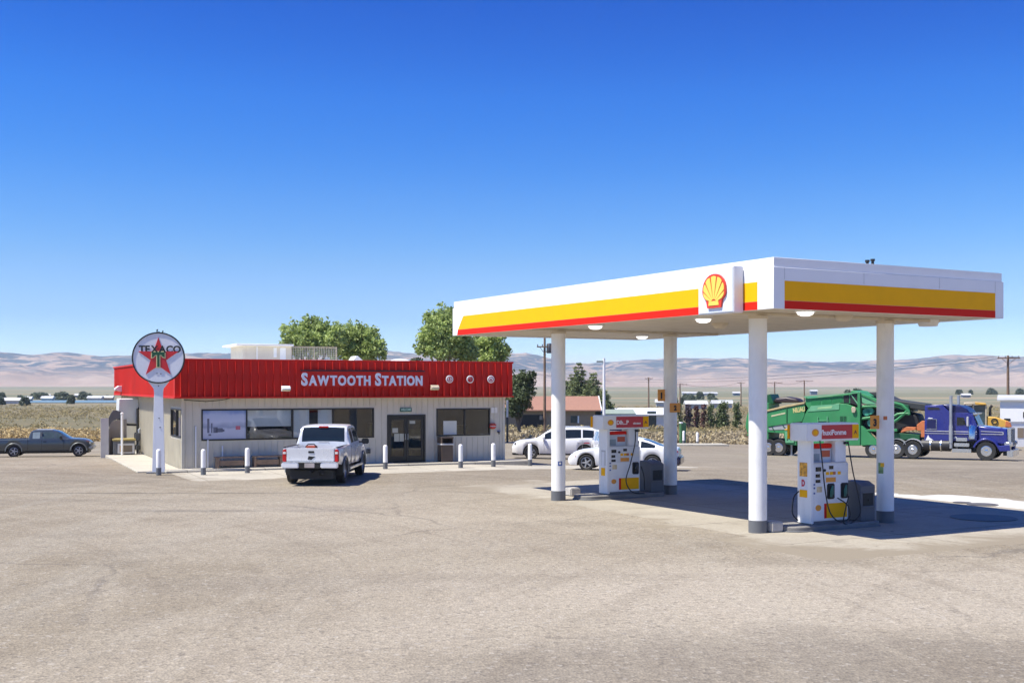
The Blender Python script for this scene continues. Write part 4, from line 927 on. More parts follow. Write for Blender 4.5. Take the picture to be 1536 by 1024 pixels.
    mb = MB(); mb.lathe([(0, 0), (.07, 0), (.07, .012), (0, .012)], 18, Matrix.Translation((-.29, fy, .38)) @ Matrix.Rotation(R(90), 4, 'X')); mb.build('roundel', 'orange', o)
    hx = (.02, .37) if second else (.34,)
    for x0 in hx:
        mb = MB(); mb.rbox((x0-.09, fy-.05, .57), (x0+.09, fy+.02, .93), .02, 2); b = mb.build('nozzle_boot', 'black', o)
        mb = MB(); mb.tube([(x0-.02, fy-.07, .62), (x0-.02, fy-.1, .78), (x0+.01, fy-.085, .88)], [.028, .035, .02], 8); mb.rbox((x0-.05, fy-.13, .66), (x0+.02, fy-.05, .8), .02); mb.build('nozzle', mat('nozzle_green', (.02, .12, .09), .4) if second else 'blackgloss', b)
    # notices on the end panel
    ex = -w-.01
    def eplate(m, y0, y1, z0, z1): mb = MB(); mb.box((ex-.006, y0, z0), (ex-.0005, y1, z1)); mb.build('sticker', m, o, 0)
    if second:
        eplate(mat('sticker_orange', (.75, .33, .03), .5, var=.5, vscale=14), -.14, .2, 1.1, 1.42); eplate('signwhite', -.14, .2, .8, 1.09); eplate('yellow', -.14, .2, .62, .79)
        MB().text('D', .2, .004, Matrix.Translation((ex-.009, .03, .88)) @ Matrix.Rotation(R(-90), 4, 'Z') @ RX90, .012).build('sticker_letter', mat('sticker_red', (.5, .02, .06), .4), o, 0)
    else:
        eplate('yellow', -.14, .14, .55, .78); eplate('ltgrey', -.17, .12, .85, 1.3); mb = MB(); mb.box((ex-.012, -.12, .78), (ex-.007, .08, 1.25)); mb.build('sticker', 'signwhite', o, 0)
    for pts in hoses:
        P = [Vector(p) for p in pts]; Q = []
        for i in range(len(P)-1):                           # Catmull-Rom through the given points
            a, b_, c_, d_ = P[max(0, i-1)], P[i], P[i+1], P[min(len(P)-1, i+2)]
            for k in range(6):
                t = k/6; Q.append(.5*((2*b_)+(c_-a)*t+(2*a-5*b_+4*c_-d_)*t*t+(3*b_-a-3*c_+d_)*t**3))
        Q.append(P[-1]); mb = MB(); mb.tube(Q, .015, 7); mb.build('hose', 'black', o)
    mb = MB(); mb.cbox((.4, -.32, 1.86), (.07, .1, .06)); mb.build('hose_bracket', 'darkmetal', o)
    return o
def binthing(lb, x, y):
    o = thing('service_bin', lb, 'bin', CF.w(x, y, .13), CF.rz, 'grey service bins beside the pumps')
    mb = MB(); mb.prism([(-.31, 0), (.31, 0), (.31, .93), (-.12, .93), (-.31, .84)], -.24, .24, axis='x'); b = mb.build('body', 'bin', o, bevel=.02)
    mb = MB(); mb.box((-.17, -.32, .36), (.17, -.306, .66)); mb.build('opening', 'black', o, bevel=.01)
    mb = MB(); mb.box((-.19, -.335, .662), (.19, -.307, .69)); mb.box((-.19, -.335, .33), (.19, -.307, .358)); mb.build('opening_rim', 'grey_base', o, bevel=.006)
    mb = MB(); mb.rod((0, -.33, .5), (.0, -.36, .5), .015); mb.build('squeegee_handle', 'darkmetal', o)
PX, BX = 3.08, 4.24
i1 = island('pump_island', 'low island under the near pump with a rounded left end', 1.72, 4.55, 1.75)
pump('near fuel pump with orange and white stickers on its end panel', PX, 1.72, 'VhuxiPonme', '',
     [[(-.3, -.38, 1.93), (-.27, -.44, 1.4), (-.22, -.47, .8), (-.12, -.5, .3), (.1, -.52, .06), (.38, -.5, .12), (.36, -.48, .4), (.1, -.46, .6)],
      [(.42, -.38, 1.9), (.5, -.45, 1.2), (.62, -.52, .55), (.62, -.56, .2), (.4, -.54, .0), (.2, -.56, .03), (.3, -.5, .4), (.4, -.45, .62)],
      [(-.5, .2, .75), (-.62, .22, .6), (-.66, .2, .25), (-.55, .15, .08)]], True)
binthing('grey service bin beside the near pump', BX, 1.75)
i2 = island('pump_island', 'low island under the far pump beyond the shadow edge', 1.72, 4.6, 10.3)
pump('far fuel pump in front of the white cars', PX+.16, 10.25, 'Dlh...P', 'nitrotem',
     [[(.3, -.38, 1.9), (.27, -.43, 1.5), (.12, -.47, .9), (-.02, -.5, .4), (.15, -.53, .06), (.5, -.55, .0)], [(.5, -.3, .8), (.56, -.36, .5), (.58, -.36, .1)]], False)
binthing('grey service bin beside the far pump', BX+.2, 10.3)
for lb, px, py, s in (('grey concrete block on the ground right of the near left column', 1160, 797, (.36, .34, .24)), ('grey concrete block on the ground right of the far left column', 860, 743, (.36, .34, .24))):
    p = G(px, py, .01); o = MB().rbox((-s[0]/2, -.15, 0), (s[0]/2, .25, s[2]), .03, 2).build('concrete_block', 'concrete_block', loc=p, rz=CF.rz); tag(o, lb, 'block', 'blocks by the columns')
for lb, px, py, r in (('oval metal tank cover in the sunlit concrete', 1474, 757, .42), ('shaded metal tank cover right of the near pump', 1475, 777, .8), ('small metal tank cover at the edge of the sunlit concrete', 1443, 754, .25)):
    p = G(px, py); p.z += .016; o = MB().lathe([(0, 0), (r, 0), (r, .008), (0, .012)], 24).build('tank_cover', mat('cover_iron', (.13, .12, .11), .6, .4, var=.2), loc=p); tag(o, lb, 'cover', 'tank covers in the concrete')
# ------------------------------------------------------------------ vehicles
def pchip(pts, x):
    X = np.array([p[0] for p in pts], float); Y = np.array([p[1] for p in pts], float)
    if len(X) == 2: return np.interp(x, X, Y)
    h = np.diff(X); d = np.diff(Y)/h; m = np.zeros(len(X))
    for i in range(1, len(X)-1):
        if d[i-1]*d[i] > 0: w1, w2 = 2*h[i]+h[i-1], h[i]+2*h[i-1]; m[i] = (w1+w2)/(w1/d[i-1]+w2/d[i])
    m[0], m[-1] = d[0], d[-1]
    x = np.clip(x, X[0], X[-1]); i = np.clip(np.searchsorted(X, x)-1, 0, len(X)-2); t = (x-X[i])/h[i]
    return (2*t**3-3*t**2+1)*Y[i]+(t**3-2*t**2+t)*h[i]*m[i]+(-2*t**3+3*t**2)*Y[i+1]+(t**3-t**2)*h[i]*m[i+1]
def loft(parent, sp, paint, glass='carglass', bodyname='body'):
    """car body skin: sections across the car, placed along it, with the window cells split off as panes"""
    x0, x1 = sp['x']; xs = set(np.linspace(x0, x1, 110))
    for a, b in sp.get('side', []): xs |= {a, b}
    for a, b in sp.get('shield', []): xs |= {a, b}
    xs |= {x0+.02, x0+.05, x0+.1, x1-.02, x1-.05, x1-.1}; xs = np.array(sorted(xs))
    top, belt, low, ws, wr = (pchip(sp[k], xs) for k in ('top', 'belt', 'low', 'ws', 'wr'))
    rows = []
    for i, x in enumerate(xs):
        zl = low[i]
        for xc, zc, rr in sp.get('arch', []):
            if abs(x-xc) < rr: zl = max(zl, zc+math.sqrt(rr*rr-(x-xc)**2))
        w, zs, zt, r = ws[i], belt[i], top[i], wr[i]; zt = max(zt, zs+.002); zl = min(zl, zs-.06)
        cr = min(.05, (zt-zs)*.5)
        P = [(w*.94, zl), (w*.985, zl+.2*(zs-zl)), (w, zl+.55*(zs-zl)), (w*.992, zs-.05*(zs-zl)-.01), (w*.965, zs)]
        if sp.get('bed'):
            fl = sp['bed']; P += [(w*.95, zs+.012), (w*.88, zs+.012), (w*.87, zs-.02), (w*.86, fl), (w*.5, fl), (0, fl)]
        else:
            ze = zt-cr
            for f in (.09, .86, 1.0): P.append((w*.965+(r-w*.965)*f**1.15, zs+(ze-zs)*f))
            P += [(r*.9, zt-cr*.42), (r*.5, zt-cr*.08), (0, zt)]
        rows.append(P)
    n = len(rows[0]); parts = {}
    for i in range(len(xs)-1):
        xm = (xs[i]+xs[i+1])/2
        for k in range(n-1):
            key = 'b'
            if not sp.get('bed'):
                for j, (a, b) in enumerate(sp.get('side', [])):
                    if a < xm < b and k == 5: key = ('side_window', j)
                for j, (a, b) in enumerate(sp.get('shield', [])):
                    if a < xm < b and k in (8, 9): key = ('windscreen', j)
            for s in (-1, 1):
                kk = key if key == 'b' or key[0] == 'windscreen' else (*key, s)
                mb = parts.setdefault(kk, MB())
                A, B = rows[i], rows[i+1]
                mb.add([(xs[i], s*A[k][0], A[k][1]), (xs[i+1], s*B[k][0], B[k][1]), (xs[i+1], s*B[k+1][0], B[k+1][1]), (xs[i], s*A[k+1][0], A[k+1][1])], [(0, 1, 2, 3)])
    mb = parts['b']
    for i in (0, len(xs)-1):
        P = rows[i]; L = [(xs[i], y, z) for y, z in P]+[(xs[i], -y, z) for y, z in reversed(P) if y > 0]; mb.add(L, [tuple(range(len(L)))])
    body = mb.build(bodyname, paint, parent, 38)
    for k, v in parts.items():
        if k != 'b': v.build(k[0], sp.get('glassmat', {}).get(k[:2], glass), parent, 60)
    return body
def wheel(parent, x, y, r, w=.22, spokes=5, rimm='rim', deep=.62):
    T = Matrix.Translation((x, y, r)) @ Matrix.Rotation(R(90 if y < 0 else -90), 4, 'X')
    mb = MB(); h = w/2; q = r*deep
    mb.lathe([(q, -h*.9), (r*.93, -h), (r, -h*.7), (r, h*.7), (r*.93, h), (q, h*.9)], 36, T, True); t = mb.build('wheel', 'tyre', parent, 35)
    mb = MB(); mb.lathe([(q*.99, h*.8), (q*.9, h*.86), (q*.86, h*.5), (q*.86, -h*.8), (q*.99, -h*.8)], 32, T, True)
    mb.lathe([(0, h*.75), (q*.2, h*.75), (q*.26, h*.5), (q*.26, h*.2), (0, h*.2)], 20, T)
    for i in range(spokes):
        a = 2*math.pi*i/spokes; c, s_ = math.cos(a), math.sin(a); wd = q*.14
        pts = [(q*.18*c-wd*s_, q*.18*s_+wd*c), (q*.9*c-wd*.8*s_, q*.9*s_+wd*.8*c), (q*.9*c+wd*.8*s_, q*.9*s_-wd*.8*c), (q*.18*c+wd*s_, q*.18*s_-wd*c)]
        mb.prism(pts, h*.35, h*.66, axis='z', M=T)
    mb.build('rim', rimm, t, 35)
    mb = MB(); mb.lathe([(0, h*.05), (q*.86, h*.05), (q*.86, -.02), (0, -.02)], 24, T); mb.build('brake_disc', 'darkmetal', t)
def liner(parent, sp):
    """dark wheel wells and floor behind the arches"""
    mb = MB(); w = min(p[1] for p in sp['ws'][1:-1])*.8
    mb.box((sp['x'][0]+.12, -w, .2), (sp['x'][1]-.12, w, .5))
    for xc, zc, rr in sp['arch']: mb.prism([(xc+rr*1.03*math.cos(R(a)), zc+rr*1.03*math.sin(R(a))) for a in range(0, 181, 15)], -w*1.04, w*1.04)
    mb.build('underbody', 'black', parent, 30)
def onb(parent, name, m, a, b, r=.015, n=2): return MB().rbox(a, b, r, n).build(name, m, parent)
def mirror(parent, x, y, z, m, s=1.0, arm=.12):
    for q in (-1, 1):
        mb = MB(); mb.rbox((x-.07*s, q*(y+arm)-.11*s, z), (x+.06*s, q*(y+arm)+.11*s, z+.17*s), .03*s); mb.rod((x, q*(y-.08), z+.03), (x, q*(y+arm), z+.05), .025); mb.build('wing_mirror', m, parent)

# white pickup seen from behind
p = G(476, 724.5, 0); g = Frame(p.x, p.y, 88.2, gz(p.x, p.y)+.02)
o = thing('pickup_truck', 'white pickup truck parked nose in at the store, seen from behind', 'pickup truck', g.o, g.rz)
aw, ar = 3.75, .47
bed = dict(x=(-1.12, 1.0), top=[(-2, 1.22), (2, 1.22)], belt=[(-1.12, 1.235), (1.0, 1.265)], low=[(-1.12, .74), (-.6, .66), (1, .58)], ws=[(-1.12, .9), (-1.0, .955), (-.6, .975), (1, .985)], wr=[(-2, .9), (2, .9)], arch=[(0, .42, ar)], bed=.72)
cab = dict(x=(1.02, 4.68), top=[(1.02, 1.26), (1.06, 1.55), (1.2, 1.86), (1.45, 1.93), (2.2, 1.95), (2.75, 1.9), (3.35, 1.36), (3.5, 1.3), (4.3, 1.24), (4.6, 1.15), (4.68, 1.02)],
           belt=[(1.02, 1.25), (3.3, 1.27), (4.3, 1.17), (4.68, .98)], low=[(1.02, .58), (3, .56), (4.4, .54), (4.68, .54)], ws=[(1.02, .985), (3, .99), (4.3, .97), (4.6, .9), (4.68, .84)], wr=[(1.02, .84), (1.3, .8), (2.6, .78), (3.4, .84), (4.3, .86), (4.68, .75)],
           arch=[(aw, .42, ar)], side=[(1.32, 1.86), (1.96, 2.92)], shield=[(1.034, 1.2), (2.8, 3.3)], glassmat={('side_window', 0): mat('glass_brown', (.05, .018, .012), .1)})
loft(o, bed, 'carsilver', bodyname='bed'); loft(o, cab, 'carsilver', bodyname='cab'); liner(o, dict(cab, x=(-1.1, 4.6), ws=[(0, .9)]*3, arch=bed['arch']+cab['arch']))
tg = MB().rbox((-1.17, -.8, .8), (-1.1, .8, 1.245), .02).build('tailgate', 'carsilver', o)
MB().rbox((-1.185, -.13, 1.08), (-1.165, .07, 1.15), .012).build('handle', 'blackgloss', tg); MB().prism([(-.16, .93), (.06, .95), (.09, .84), (-.03, .82), (-.1, .88)], -1.18, -1.165, axis='x', M=Matrix.Translation((0, 0, .03))).build('badge', 'blackgloss', tg)
for s in (-1, 1):
    l = MB().rbox((-1.16, s*.87-.068, .78), (-1.0, s*.87+.068, 1.2), .025).build('tail_lamp', 'tail', o); MB().rbox((-1.168, s*.87-.05, 1.04), (-1.15, s*.87+.05, 1.13), .01).build('clear_lens', 'tailwhite', l)
    onb(o, 'bumper', 'carwhite', (-1.34, min(s*.36, s*.94), .585), (-1.18, max(s*.36, s*.94), .77), .03)
    mb = MB(); mb.tube([(ar*1.02*math.cos(R(a)), s*.985, .42+ar*1.02*math.sin(R(a))) for a in range(-8, 189, 12)], .03, 6); mb.build('wheel_flare', 'flare', o); mb = MB(); mb.tube([(aw+ar*1.02*math.cos(R(a)), s*.99, .42+ar*1.02*math.sin(R(a))) for a in range(-8, 189, 12)], .03, 6); mb.build('wheel_flare', 'flare', o)
    mb = MB(); mb.rbox((.6, s*1.0-.05, .42), (3.2, s*1.0+.05, .5), .02); mb.build('side_step', 'chrome', o)
    for x in (1.2, 2.2): mb = MB(); mb.rbox((x+.05, s*1.0-.02, 1.1), (x+.25, s*1.0+.02, 1.14), .01); mb.build('door_handle', 'chrome', o)
    mb = MB()
    for x in (1.1, 1.92, 2.98): mb.box((x-.006, s*.975-.015, .56), (x+.006, s*.975+.016, 1.22))
    mb.build('door_gap', 'black', o)
    wheel(o, 0, s*.84, .41, .28, 6, 'rim', .58); wheel(o, aw, s*.84, .41, .28, 6, 'rim', .58)
    mb = MB(); mb.rbox((-.52, s*.84-.13, .3), (-.5, s*.84+.13, .62), .005); mb.build('mud_flap', 'black', o)
onb(o, 'bumper_step', 'blackgloss', (-1.31, -.36, .57), (-1.18, .36, .79), .02)
onb(o, 'bumper_top', 'chrome', (-1.33, -.9, .771), (-1.15, .9, .8), .012)
onb(o, 'licence_plate', mat('plate', (.45, .4, .38), .5, var=.15), (-1.325, -.17, .6), (-1.305, .17, .76), .008)
onb(o, 'bed_rail', 'blackgloss', (-1.1, -.93, 1.25), (1.0, -.83, 1.275), .01); onb(o, 'bed_rail', 'blackgloss', (-1.1, .83, 1.25), (1.0, .93, 1.275), .01)
onb(o, 'brake_lamp', 'tail', (1.12, -.17, 1.84), (1.2, .17, 1.9), .015)
onb(o, 'window_sticker', 'ltgrey', (1.02, -.2, 1.32), (1.055, .16, 1.36), .004)
onb(o, 'hitch', 'black', (-1.28, -.05, .42), (-.9, .05, .52), .01); mb = MB(); mb.tube([(-1.1, -.4, .4), (-.7, -.1, .3), (-.2, .2, .34)], .05); mb.rod((0, -.8, .41), (0, .8, .41), .07); mb.rod((aw, -.8, .41), (aw, .8, .41), .06); mb.build('axle', 'darkmetal', o)
mb = MB()
for s in (-1, 1): mb.rbox((2.8, s*1.2-.13, 1.2), (2.9, s*1.2+.13, 1.4), .03); mb.rod((2.9, s*.92, 1.26), (2.86, s*1.15, 1.28), .03)
mb.build('wing_mirror', 'blackgloss', o)
onb(o, 'front_bumper', 'chrome', (4.6, -.95, .5), (4.8, .95, .74), .03); onb(o, 'grille', 'chrome', (4.6, -.6, .76), (4.72, .6, 1.08), .02)
b = thing('cargo_bag', 'small orange red bag lying in the bed of the white pickup', 'bag', g.w(-.35, .12, .72), g.rz); MB().rbox((-.3, -.25, 0), (.3, .25, .56), .1, 3).build('bag', mat('bag_red', (.45, .1, .05), .7, var=.2, bump=.3), b); MB().tube([(-.1, -.2, .52), (-.1, -.1, .62), (-.1, .1, .62), (-.1, .2, .52)], .02, 6).build('handle', 'black', b)

# grey pickup on the left
p = G(21, 686.2); Yp, psi, WB = 57.5, 14.0, 3.42; ks = 98.4/(F/Yp*WB*(math.cos(R(psi))+.42*math.sin(R(psi)))); g = Frame((21-768)/F*Yp-.78*ks*math.sin(R(psi)), Yp+.78*ks*math.cos(R(psi)), psi, 0); g.o.z = gz(g.o.x, g.o.y)+.01
o = thing('pickup_truck', 'dark grey pickup truck standing side-on at the left edge of the lot', 'pickup truck', g.o, g.rz); o.scale = (ks, ks, ks)
bed = dict(x=(-1.15, .72), top=[(-2, 1), (2, 1)], belt=[(-1.15, .99), (.72, 1.0)], low=[(-1.15, .42), (-.5, .36), (.72, .33)], ws=[(-1.15, .82), (-1.0, .88), (.72, .9)], wr=[(-2, .8), (2, .8)], arch=[(0, .34, .41)], bed=.5)
cab = dict(x=(.74, 4.1), top=[(.74, 1.0), (.78, 1.2), (.92, 1.46), (1.1, 1.5), (1.9, 1.51), (2.2, 1.47), (2.86, 1.08), (2.95, 1.04), (3.6, .99), (3.95, .88), (4.1, .72)],
           belt=[(.74, .99), (2.8, 1.01), (3.6, .93), (3.95, .8), (4.1, .68)], low=[(.74, .33), (3, .31), (3.9, .33), (4.1, .4)], ws=[(.74, .9), (3, .9), (3.8, .87), (4.0, .8), (4.1, .7)], wr=[(.74, .76), (1.0, .7), (2.1, .68), (2.9, .76), (3.8, .76), (4.1, .6)],
           arch=[(WB, .34, .41)], side=[(.98, 1.36), (1.5, 2.12), (2.18, 2.5)], shield=[(.79, .93), (2.24, 2.84)], glassmat={('side_window', 0): mat('glass_pale', (.2, .25, .28), .12, var=.15), ('side_window', 1): 'carglass_clear', ('side_window', 2): 'carglass_clear'})
loft(o, bed, 'cargrey', bodyname='bed'); loft(o, cab, 'cargrey', bodyname='cab'); liner(o, dict(cab, x=(-1.1, 4.05), ws=[(0, .84)]*3, arch=bed['arch']+cab['arch']))
for s in (-1, 1):
    for xc in (0, WB): mb = MB(); mb.tube([(xc+.43*math.cos(R(a)), s*.885, .34+.43*math.sin(R(a))) for a in range(0, 181, 12)], .036, 6); mb.build('wheel_flare', 'flare', o)
    wheel(o, 0, s*.78, .335, .22, 5, 'rim', .66); wheel(o, WB, s*.78, .335, .22, 5, 'rim', .66)
    mb = MB()
    for x in (.73, 1.46, 2.62): mb.box((x-.008, s*.888-.012, .38), (x+.008, s*.888+.016, .97))
    mb.build('door_gap', 'black', o); onb(o, 'door_handle', 'blackgloss', (1.55, s*.89-.02, .84), (1.72, s*.89+.025, .88), .008)
    onb(o, 'headlamp', 'tailwhite', (3.86, s*.68-.12, .66), (4.04, s*.68+.12, .8), .03); onb(o, 'tail_lamp', 'tail', (-1.17, s*.8-.06, .6), (-1.1, s*.8+.06, .9), .015)
    onb(o, 'pillar', 'flare', (1.37, s*.79-.03, 1.01), (1.48, s*.79+.035, 1.42), .01)
mirror(o, 2.5, .9, 1.0, 'blackgloss'); onb(o, 'front_bumper', mat('bumper_silver', (.3, .31, .31), .35, .2), (3.88, -.84, .38), (4.2, .84, .62), .07, 3); onb(o, 'grille', 'blackgloss', (4.0, -.5, .62), (4.12, .5, .78), .02); onb(o, 'tailgate', 'cargrey', (-1.2, -.75, .45), (-1.13, .75, .98), .02)
onb(o, 'running_board', 'blackgloss', (.6, -.9, .3), (2.9, -.84, .36), .01); onb(o, 'roof_panel', mat('roof_pale', (.3, .33, .37), .35), (1.05, -.6, 1.495), (2.0, .6, 1.518), .01)

# white estate car by the store
def estate(name, lb, fr, sc, paint, roof=None, glass='carglass'):
    o = thing(name, lb, 'car', fr.o, fr.rz); o.scale = (sc, sc, sc)
    sp = dict(x=(-.95, 3.75), top=[(-.95, 1.0), (-.9, 1.25), (-.7, 1.5), (-.4, 1.6), (.5, 1.655), (1.3, 1.63), (1.75, 1.53), (2.55, 1.08), (2.7, 1.03), (3.3, .97), (3.62, .85), (3.75, .66)],
              belt=[(-.95, .98), (-.3, 1.06), (1, 1.02), (2.5, .99), (3.3, .9), (3.62, .76), (3.75, .6)], low=[(-.95, .42), (-.6, .32), (0, .28), (3, .26), (3.55, .28), (3.75, .36)],
              ws=[(-.95, .72), (-.8, .84), (-.3, .91), (1, .93), (3, .91), (3.45, .84), (3.65, .72), (3.75, .58)], wr=[(-.95, .62), (-.5, .66), (.5, .7), (1.6, .68), (2.6, .8), (3.3, .76), (3.75, .5)],
              arch=[(0, .36, .42), (2.75, .36, .42)], side=[(-.48, .1), (.18, .98), (1.06, 2.05)], shield=[(-.88, -.5), (1.8, 2.52)])
    loft(o, sp, paint, glass); liner(o, sp)
    for s in (-1, 1):
        wheel(o, 0, s*.8, .355, .23, 5, 'rim'); wheel(o, 2.75, s*.8, .355, .23, 5, 'rim')
        mb = MB()
        for x in (.12, 1.02, 2.1): mb.box((x-.006, s*.915-.015, .36), (x+.006, s*.915+.016, .98))
        mb.build('door_gap', 'ltgrey', o)
        for x in (.22, 1.12): onb(o, 'door_handle', 'chrome', (x, s*.92-.02, .86), (x+.17, s*.92+.025, .89), .008)
        onb(o, 'headlamp', 'blackgloss', (3.2, s*.7-.14, .74), (3.62, s*.7+.1, .84), .03); onb(o, 'tail_lamp', 'tail', (-.93, s*.7-.1, .9), (-.75, s*.7+.12, 1.06), .03)
        onb(o, 'sill', 'blackgloss', (.45, s*.87-.03, .22), (2.3, s*.87+.03, .3), .01)
    mirror(o, 2.12, .9, 1.0, paint); onb(o, 'grille', 'blackgloss', (3.5, -.62, .36), (3.765, .62, .6), .06, 3); onb(o, 'lower_lip', 'blackgloss', (3.3, -.8, .22), (3.74, .8, .32), .03)
    onb(o, 'roof_rail', 'chrome', (-.3, -.62, 1.62), (1.3, -.58, 1.66), .01); onb(o, 'roof_rail', 'chrome', (-.3, .58, 1.62), (1.3, .62, 1.66), .01)
    onb(o, 'licence_plate', 'plate' if 'plate' in M_ else 'ltgrey', (3.74, -.2, .42), (3.77, .2, .54), .005)
    if roof: onb(o, 'roof_panel', roof, (-.5, -.66, 1.6), (1.55, .66, 1.675), .03, 3)
    return o
p = G(799.7, 687); Y = p.y; a = R(177.5)
fr = Frame(p.x-2.75*math.cos(a)*1.0, p.y-2.75*math.sin(a), 177.5, gz(p.x, p.y))
o = estate('estate_car', 'white estate car parked nose left beside the store', fr, 1.03, 'carwhite')
MB().box((.1, -.0, 0), (.4, .004, .11)).build('side_decal', mat('decal_red', (.5, .05, .1), .4), o).location = (-.35, .905, .82)
p = G(921, 697); fr = Frame(p.x, p.y+1.5, -86, gz(p.x, p.y))
estate('hatchback_car', 'white car with a dark blue roof behind the far pump', fr, .99, 'carwhite', 'carblue', mat('glass_sky', (.2, .28, .42), .08, var=.3))
# white coupe
p = G(886, 704.4); yawc = 166.0; a = R(yawc); WB = 2.8
fr = Frame(p.x-WB*.95*math.cos(a), p.y-WB*.95*math.sin(a)+.4, yawc, gz(p.x, p.y))
o = thing('coupe_car', 'low white coupe with a sloping roof parked behind the far pump', 'car', fr.o, fr.rz); o.scale = (.95, .95, .97)
sp = dict(x=(-1.05, 3.66), top=[(-1.05, .84), (-1.0, .96), (-.75, 1.01), (-.45, 1.04), (.35, 1.3), (.75, 1.365), (1.15, 1.36), (1.5, 1.28), (2.2, .96), (2.35, .93), (3.1, .85), (3.5, .7), (3.66, .52)],
          belt=[(-1.05, .8), (-.6, .96), (.5, .93), (2.2, .9), (3.1, .78), (3.5, .62), (3.66, .46)], low=[(-1.05, .36), (-.7, .28), (0, .24), (3, .22), (3.5, .22), (3.66, .3)],
          ws=[(-1.05, .66), (-.9, .8), (-.3, .9), (1, .9), (3, .89), (3.4, .8), (3.58, .68), (3.66, .55)], wr=[(-1.05, .6), (-.4, .64), (.5, .62), (1.4, .6), (2.3, .76), (3.1, .74), (3.66, .46)],
          arch=[(0, .33, .39), (WB, .33, .39)], side=[(-.1, .5), (.58, 1.72)], shield=[(-.42, .42), (1.5, 2.16)])
loft(o, sp, 'carwhite'); liner(o, sp)
for s in (-1, 1):
    wheel(o, 0, s*.79, .33, .23, 5, 'rim', .72); wheel(o, WB, s*.79, .33, .23, 5, 'rim', .72)
    mb = MB()
    for x in (.5, 1.85): mb.box((x-.006, s*.895-.015, .32), (x+.006, s*.895+.014, .9))
    mb.build('door_gap', 'ltgrey', o); onb(o, 'headlamp', 'blackgloss', (3.2, s*.62-.12, .64), (3.46, s*.62+.1, .7), .02); onb(o, 'tail_lamp', 'tail', (-1.05, s*.66-.1, .78), (-.8, s*.66+.17, .88), .03)
    onb(o, 'side_marker', 'tail', (3.15, s*.82-.02, .56), (3.3, s*.82+.03, .6), .01)
mirror(o, 1.85, .86, .92, 'carwhite'); onb(o, 'rear_bumper', 'carblue', (-1.16, -.78, .26), (-.98, .78, .62), .06, 3); onb(o, 'grille', 'blackgloss', (3.5, -.45, .26), (3.66, .45, .42), .03)

# ------------------------------------------------------------------ semi tractor and the machine it pulls
p0 = G(1479.4, 690.5); YAW = -31.0; TF = Frame(p0.x, p0.y, YAW, p0.z)     # origin under the near front wheel, x towards the nose, y away from the camera
print('TRUCK', p0)
def tp(px, py, y=0): q = onplane(TF, px, py, 1, y); return (q.x, q.z)
def tpoly(pxs, y=0): return [tp(*q, y) for q in pxs]
t = thing('semi_tractor', 'dark blue long-nosed semi tractor with sleeper cab and tall exhaust stacks', 'truck', TF.o, TF.rz)
Wd = 2.25
def pris(name, m, pxs, y0, y1, par, bevel=.03, smooth=40):
    return MB().prism(tpoly(pxs, 0), y0, y1).build(name, m, par, smooth, bevel=bevel)
pris('sleeper', 'semi', [(1386, 661), (1387, 608), (1412, 607), (1424, 617), (1427, 661)], .05, Wd, t)
pris('sleeper_roof', 'semidark', [(1411.9, 606.4), (1420, 606.8), (1440, 608.5), (1450, 613.5), (1455, 620), (1430, 620), (1424.5, 616.5)], .12, Wd-.08, t, .06)
cab = pris('cab', 'semi', [(1427.3, 661), (1427.3, 619), (1431, 617.5), (1450, 618.5), (1458, 621), (1465, 638), (1465, 661)], .12, Wd-.08, t)
hood = pris('hood', 'semi', [(1465.2, 664), (1465.2, 638.5), (1480, 640), (1509, 643.5), (1511, 667)], .28, Wd-.24, t, .08)
q0, q1 = tp(1458.5, 622), tp(1465.5, 637.5)
mb = MB(); mb.add([(q0[0]+.03, .35, q0[1]), (q0[0]+.03, 1.05, q0[1]), (q1[0]+.05, 1.05, q1[1]), (q1[0]+.05, .3, q1[1]), (q0[0]+.03, 1.12, q0[1]), (q0[0]+.03, 1.85, q0[1]), (q1[0]+.05, 1.9, q1[1]), (q1[0]+.05, 1.12, q1[1])], [(0, 1, 2, 3), (4, 5, 6, 7)]); mb.build('windscreen', 'carglass_clear', t)
mb = MB(); mb.rbox((q0[0]-.02, .2, q0[1]+.02), (q0[0]+.22, 1.98, q0[1]+.1), .03); mb.build('visor', 'chrome', t)
pris('side_window', 'carglass', [(1434.5, 637.5), (1434.8, 625.5), (1445, 626), (1449, 637)], .095, .119, t, 0); pris('door_outline', 'semidark', [(1431.5, 660), (1431.8, 640), (1432.3, 640), (1432, 660)], .1, .119, t, 0)
pris('sleeper_window', 'semidark', [(1390, 643), (1390.5, 629), (1404, 629.3), (1404, 643)], .02, .049, t, .01); pris('top_vent', 'black', [(1391, 614), (1391.5, 611), (1408, 611), (1410, 614)], .03, .049, t, 0)
mb = MB()
for pl in ([(1389.5, 643.6), (1389.6, 643), (1404.6, 643), (1404.6, 643.6)], [(1404.1, 643), (1404.1, 628.8), (1404.7, 628.8), (1404.7, 643)], [(1389.9, 628.9), (1390, 628.3), (1404.7, 628.3), (1404.7, 628.8)]): mb.prism(tpoly(pl), .01, .048)
mb.build('window_trim', 'chrome', t)
mb = MB(); mb.prism(tpoly([(1387, 646.3), (1387, 645.4), (1465, 647), (1465, 648)]), .02, .049); mb.prism(tpoly([(1387, 649.8), (1387, 649.2), (1465, 650.6), (1465, 651.2)]), .03, .049); mb.build('body_stripe', 'ltgrey', t)
mb = MB(); mb.prism(tpoly([(1470, 647), (1470, 646.3), (1504, 648), (1504, 652), (1470, 651.3), (1470, 650.7), (1503, 651.2), (1503, 648.7)]), .25, .279); mb.build('hood_stripe', 'ltgrey', t)
wh = .53; fw = Vector((0, .0))
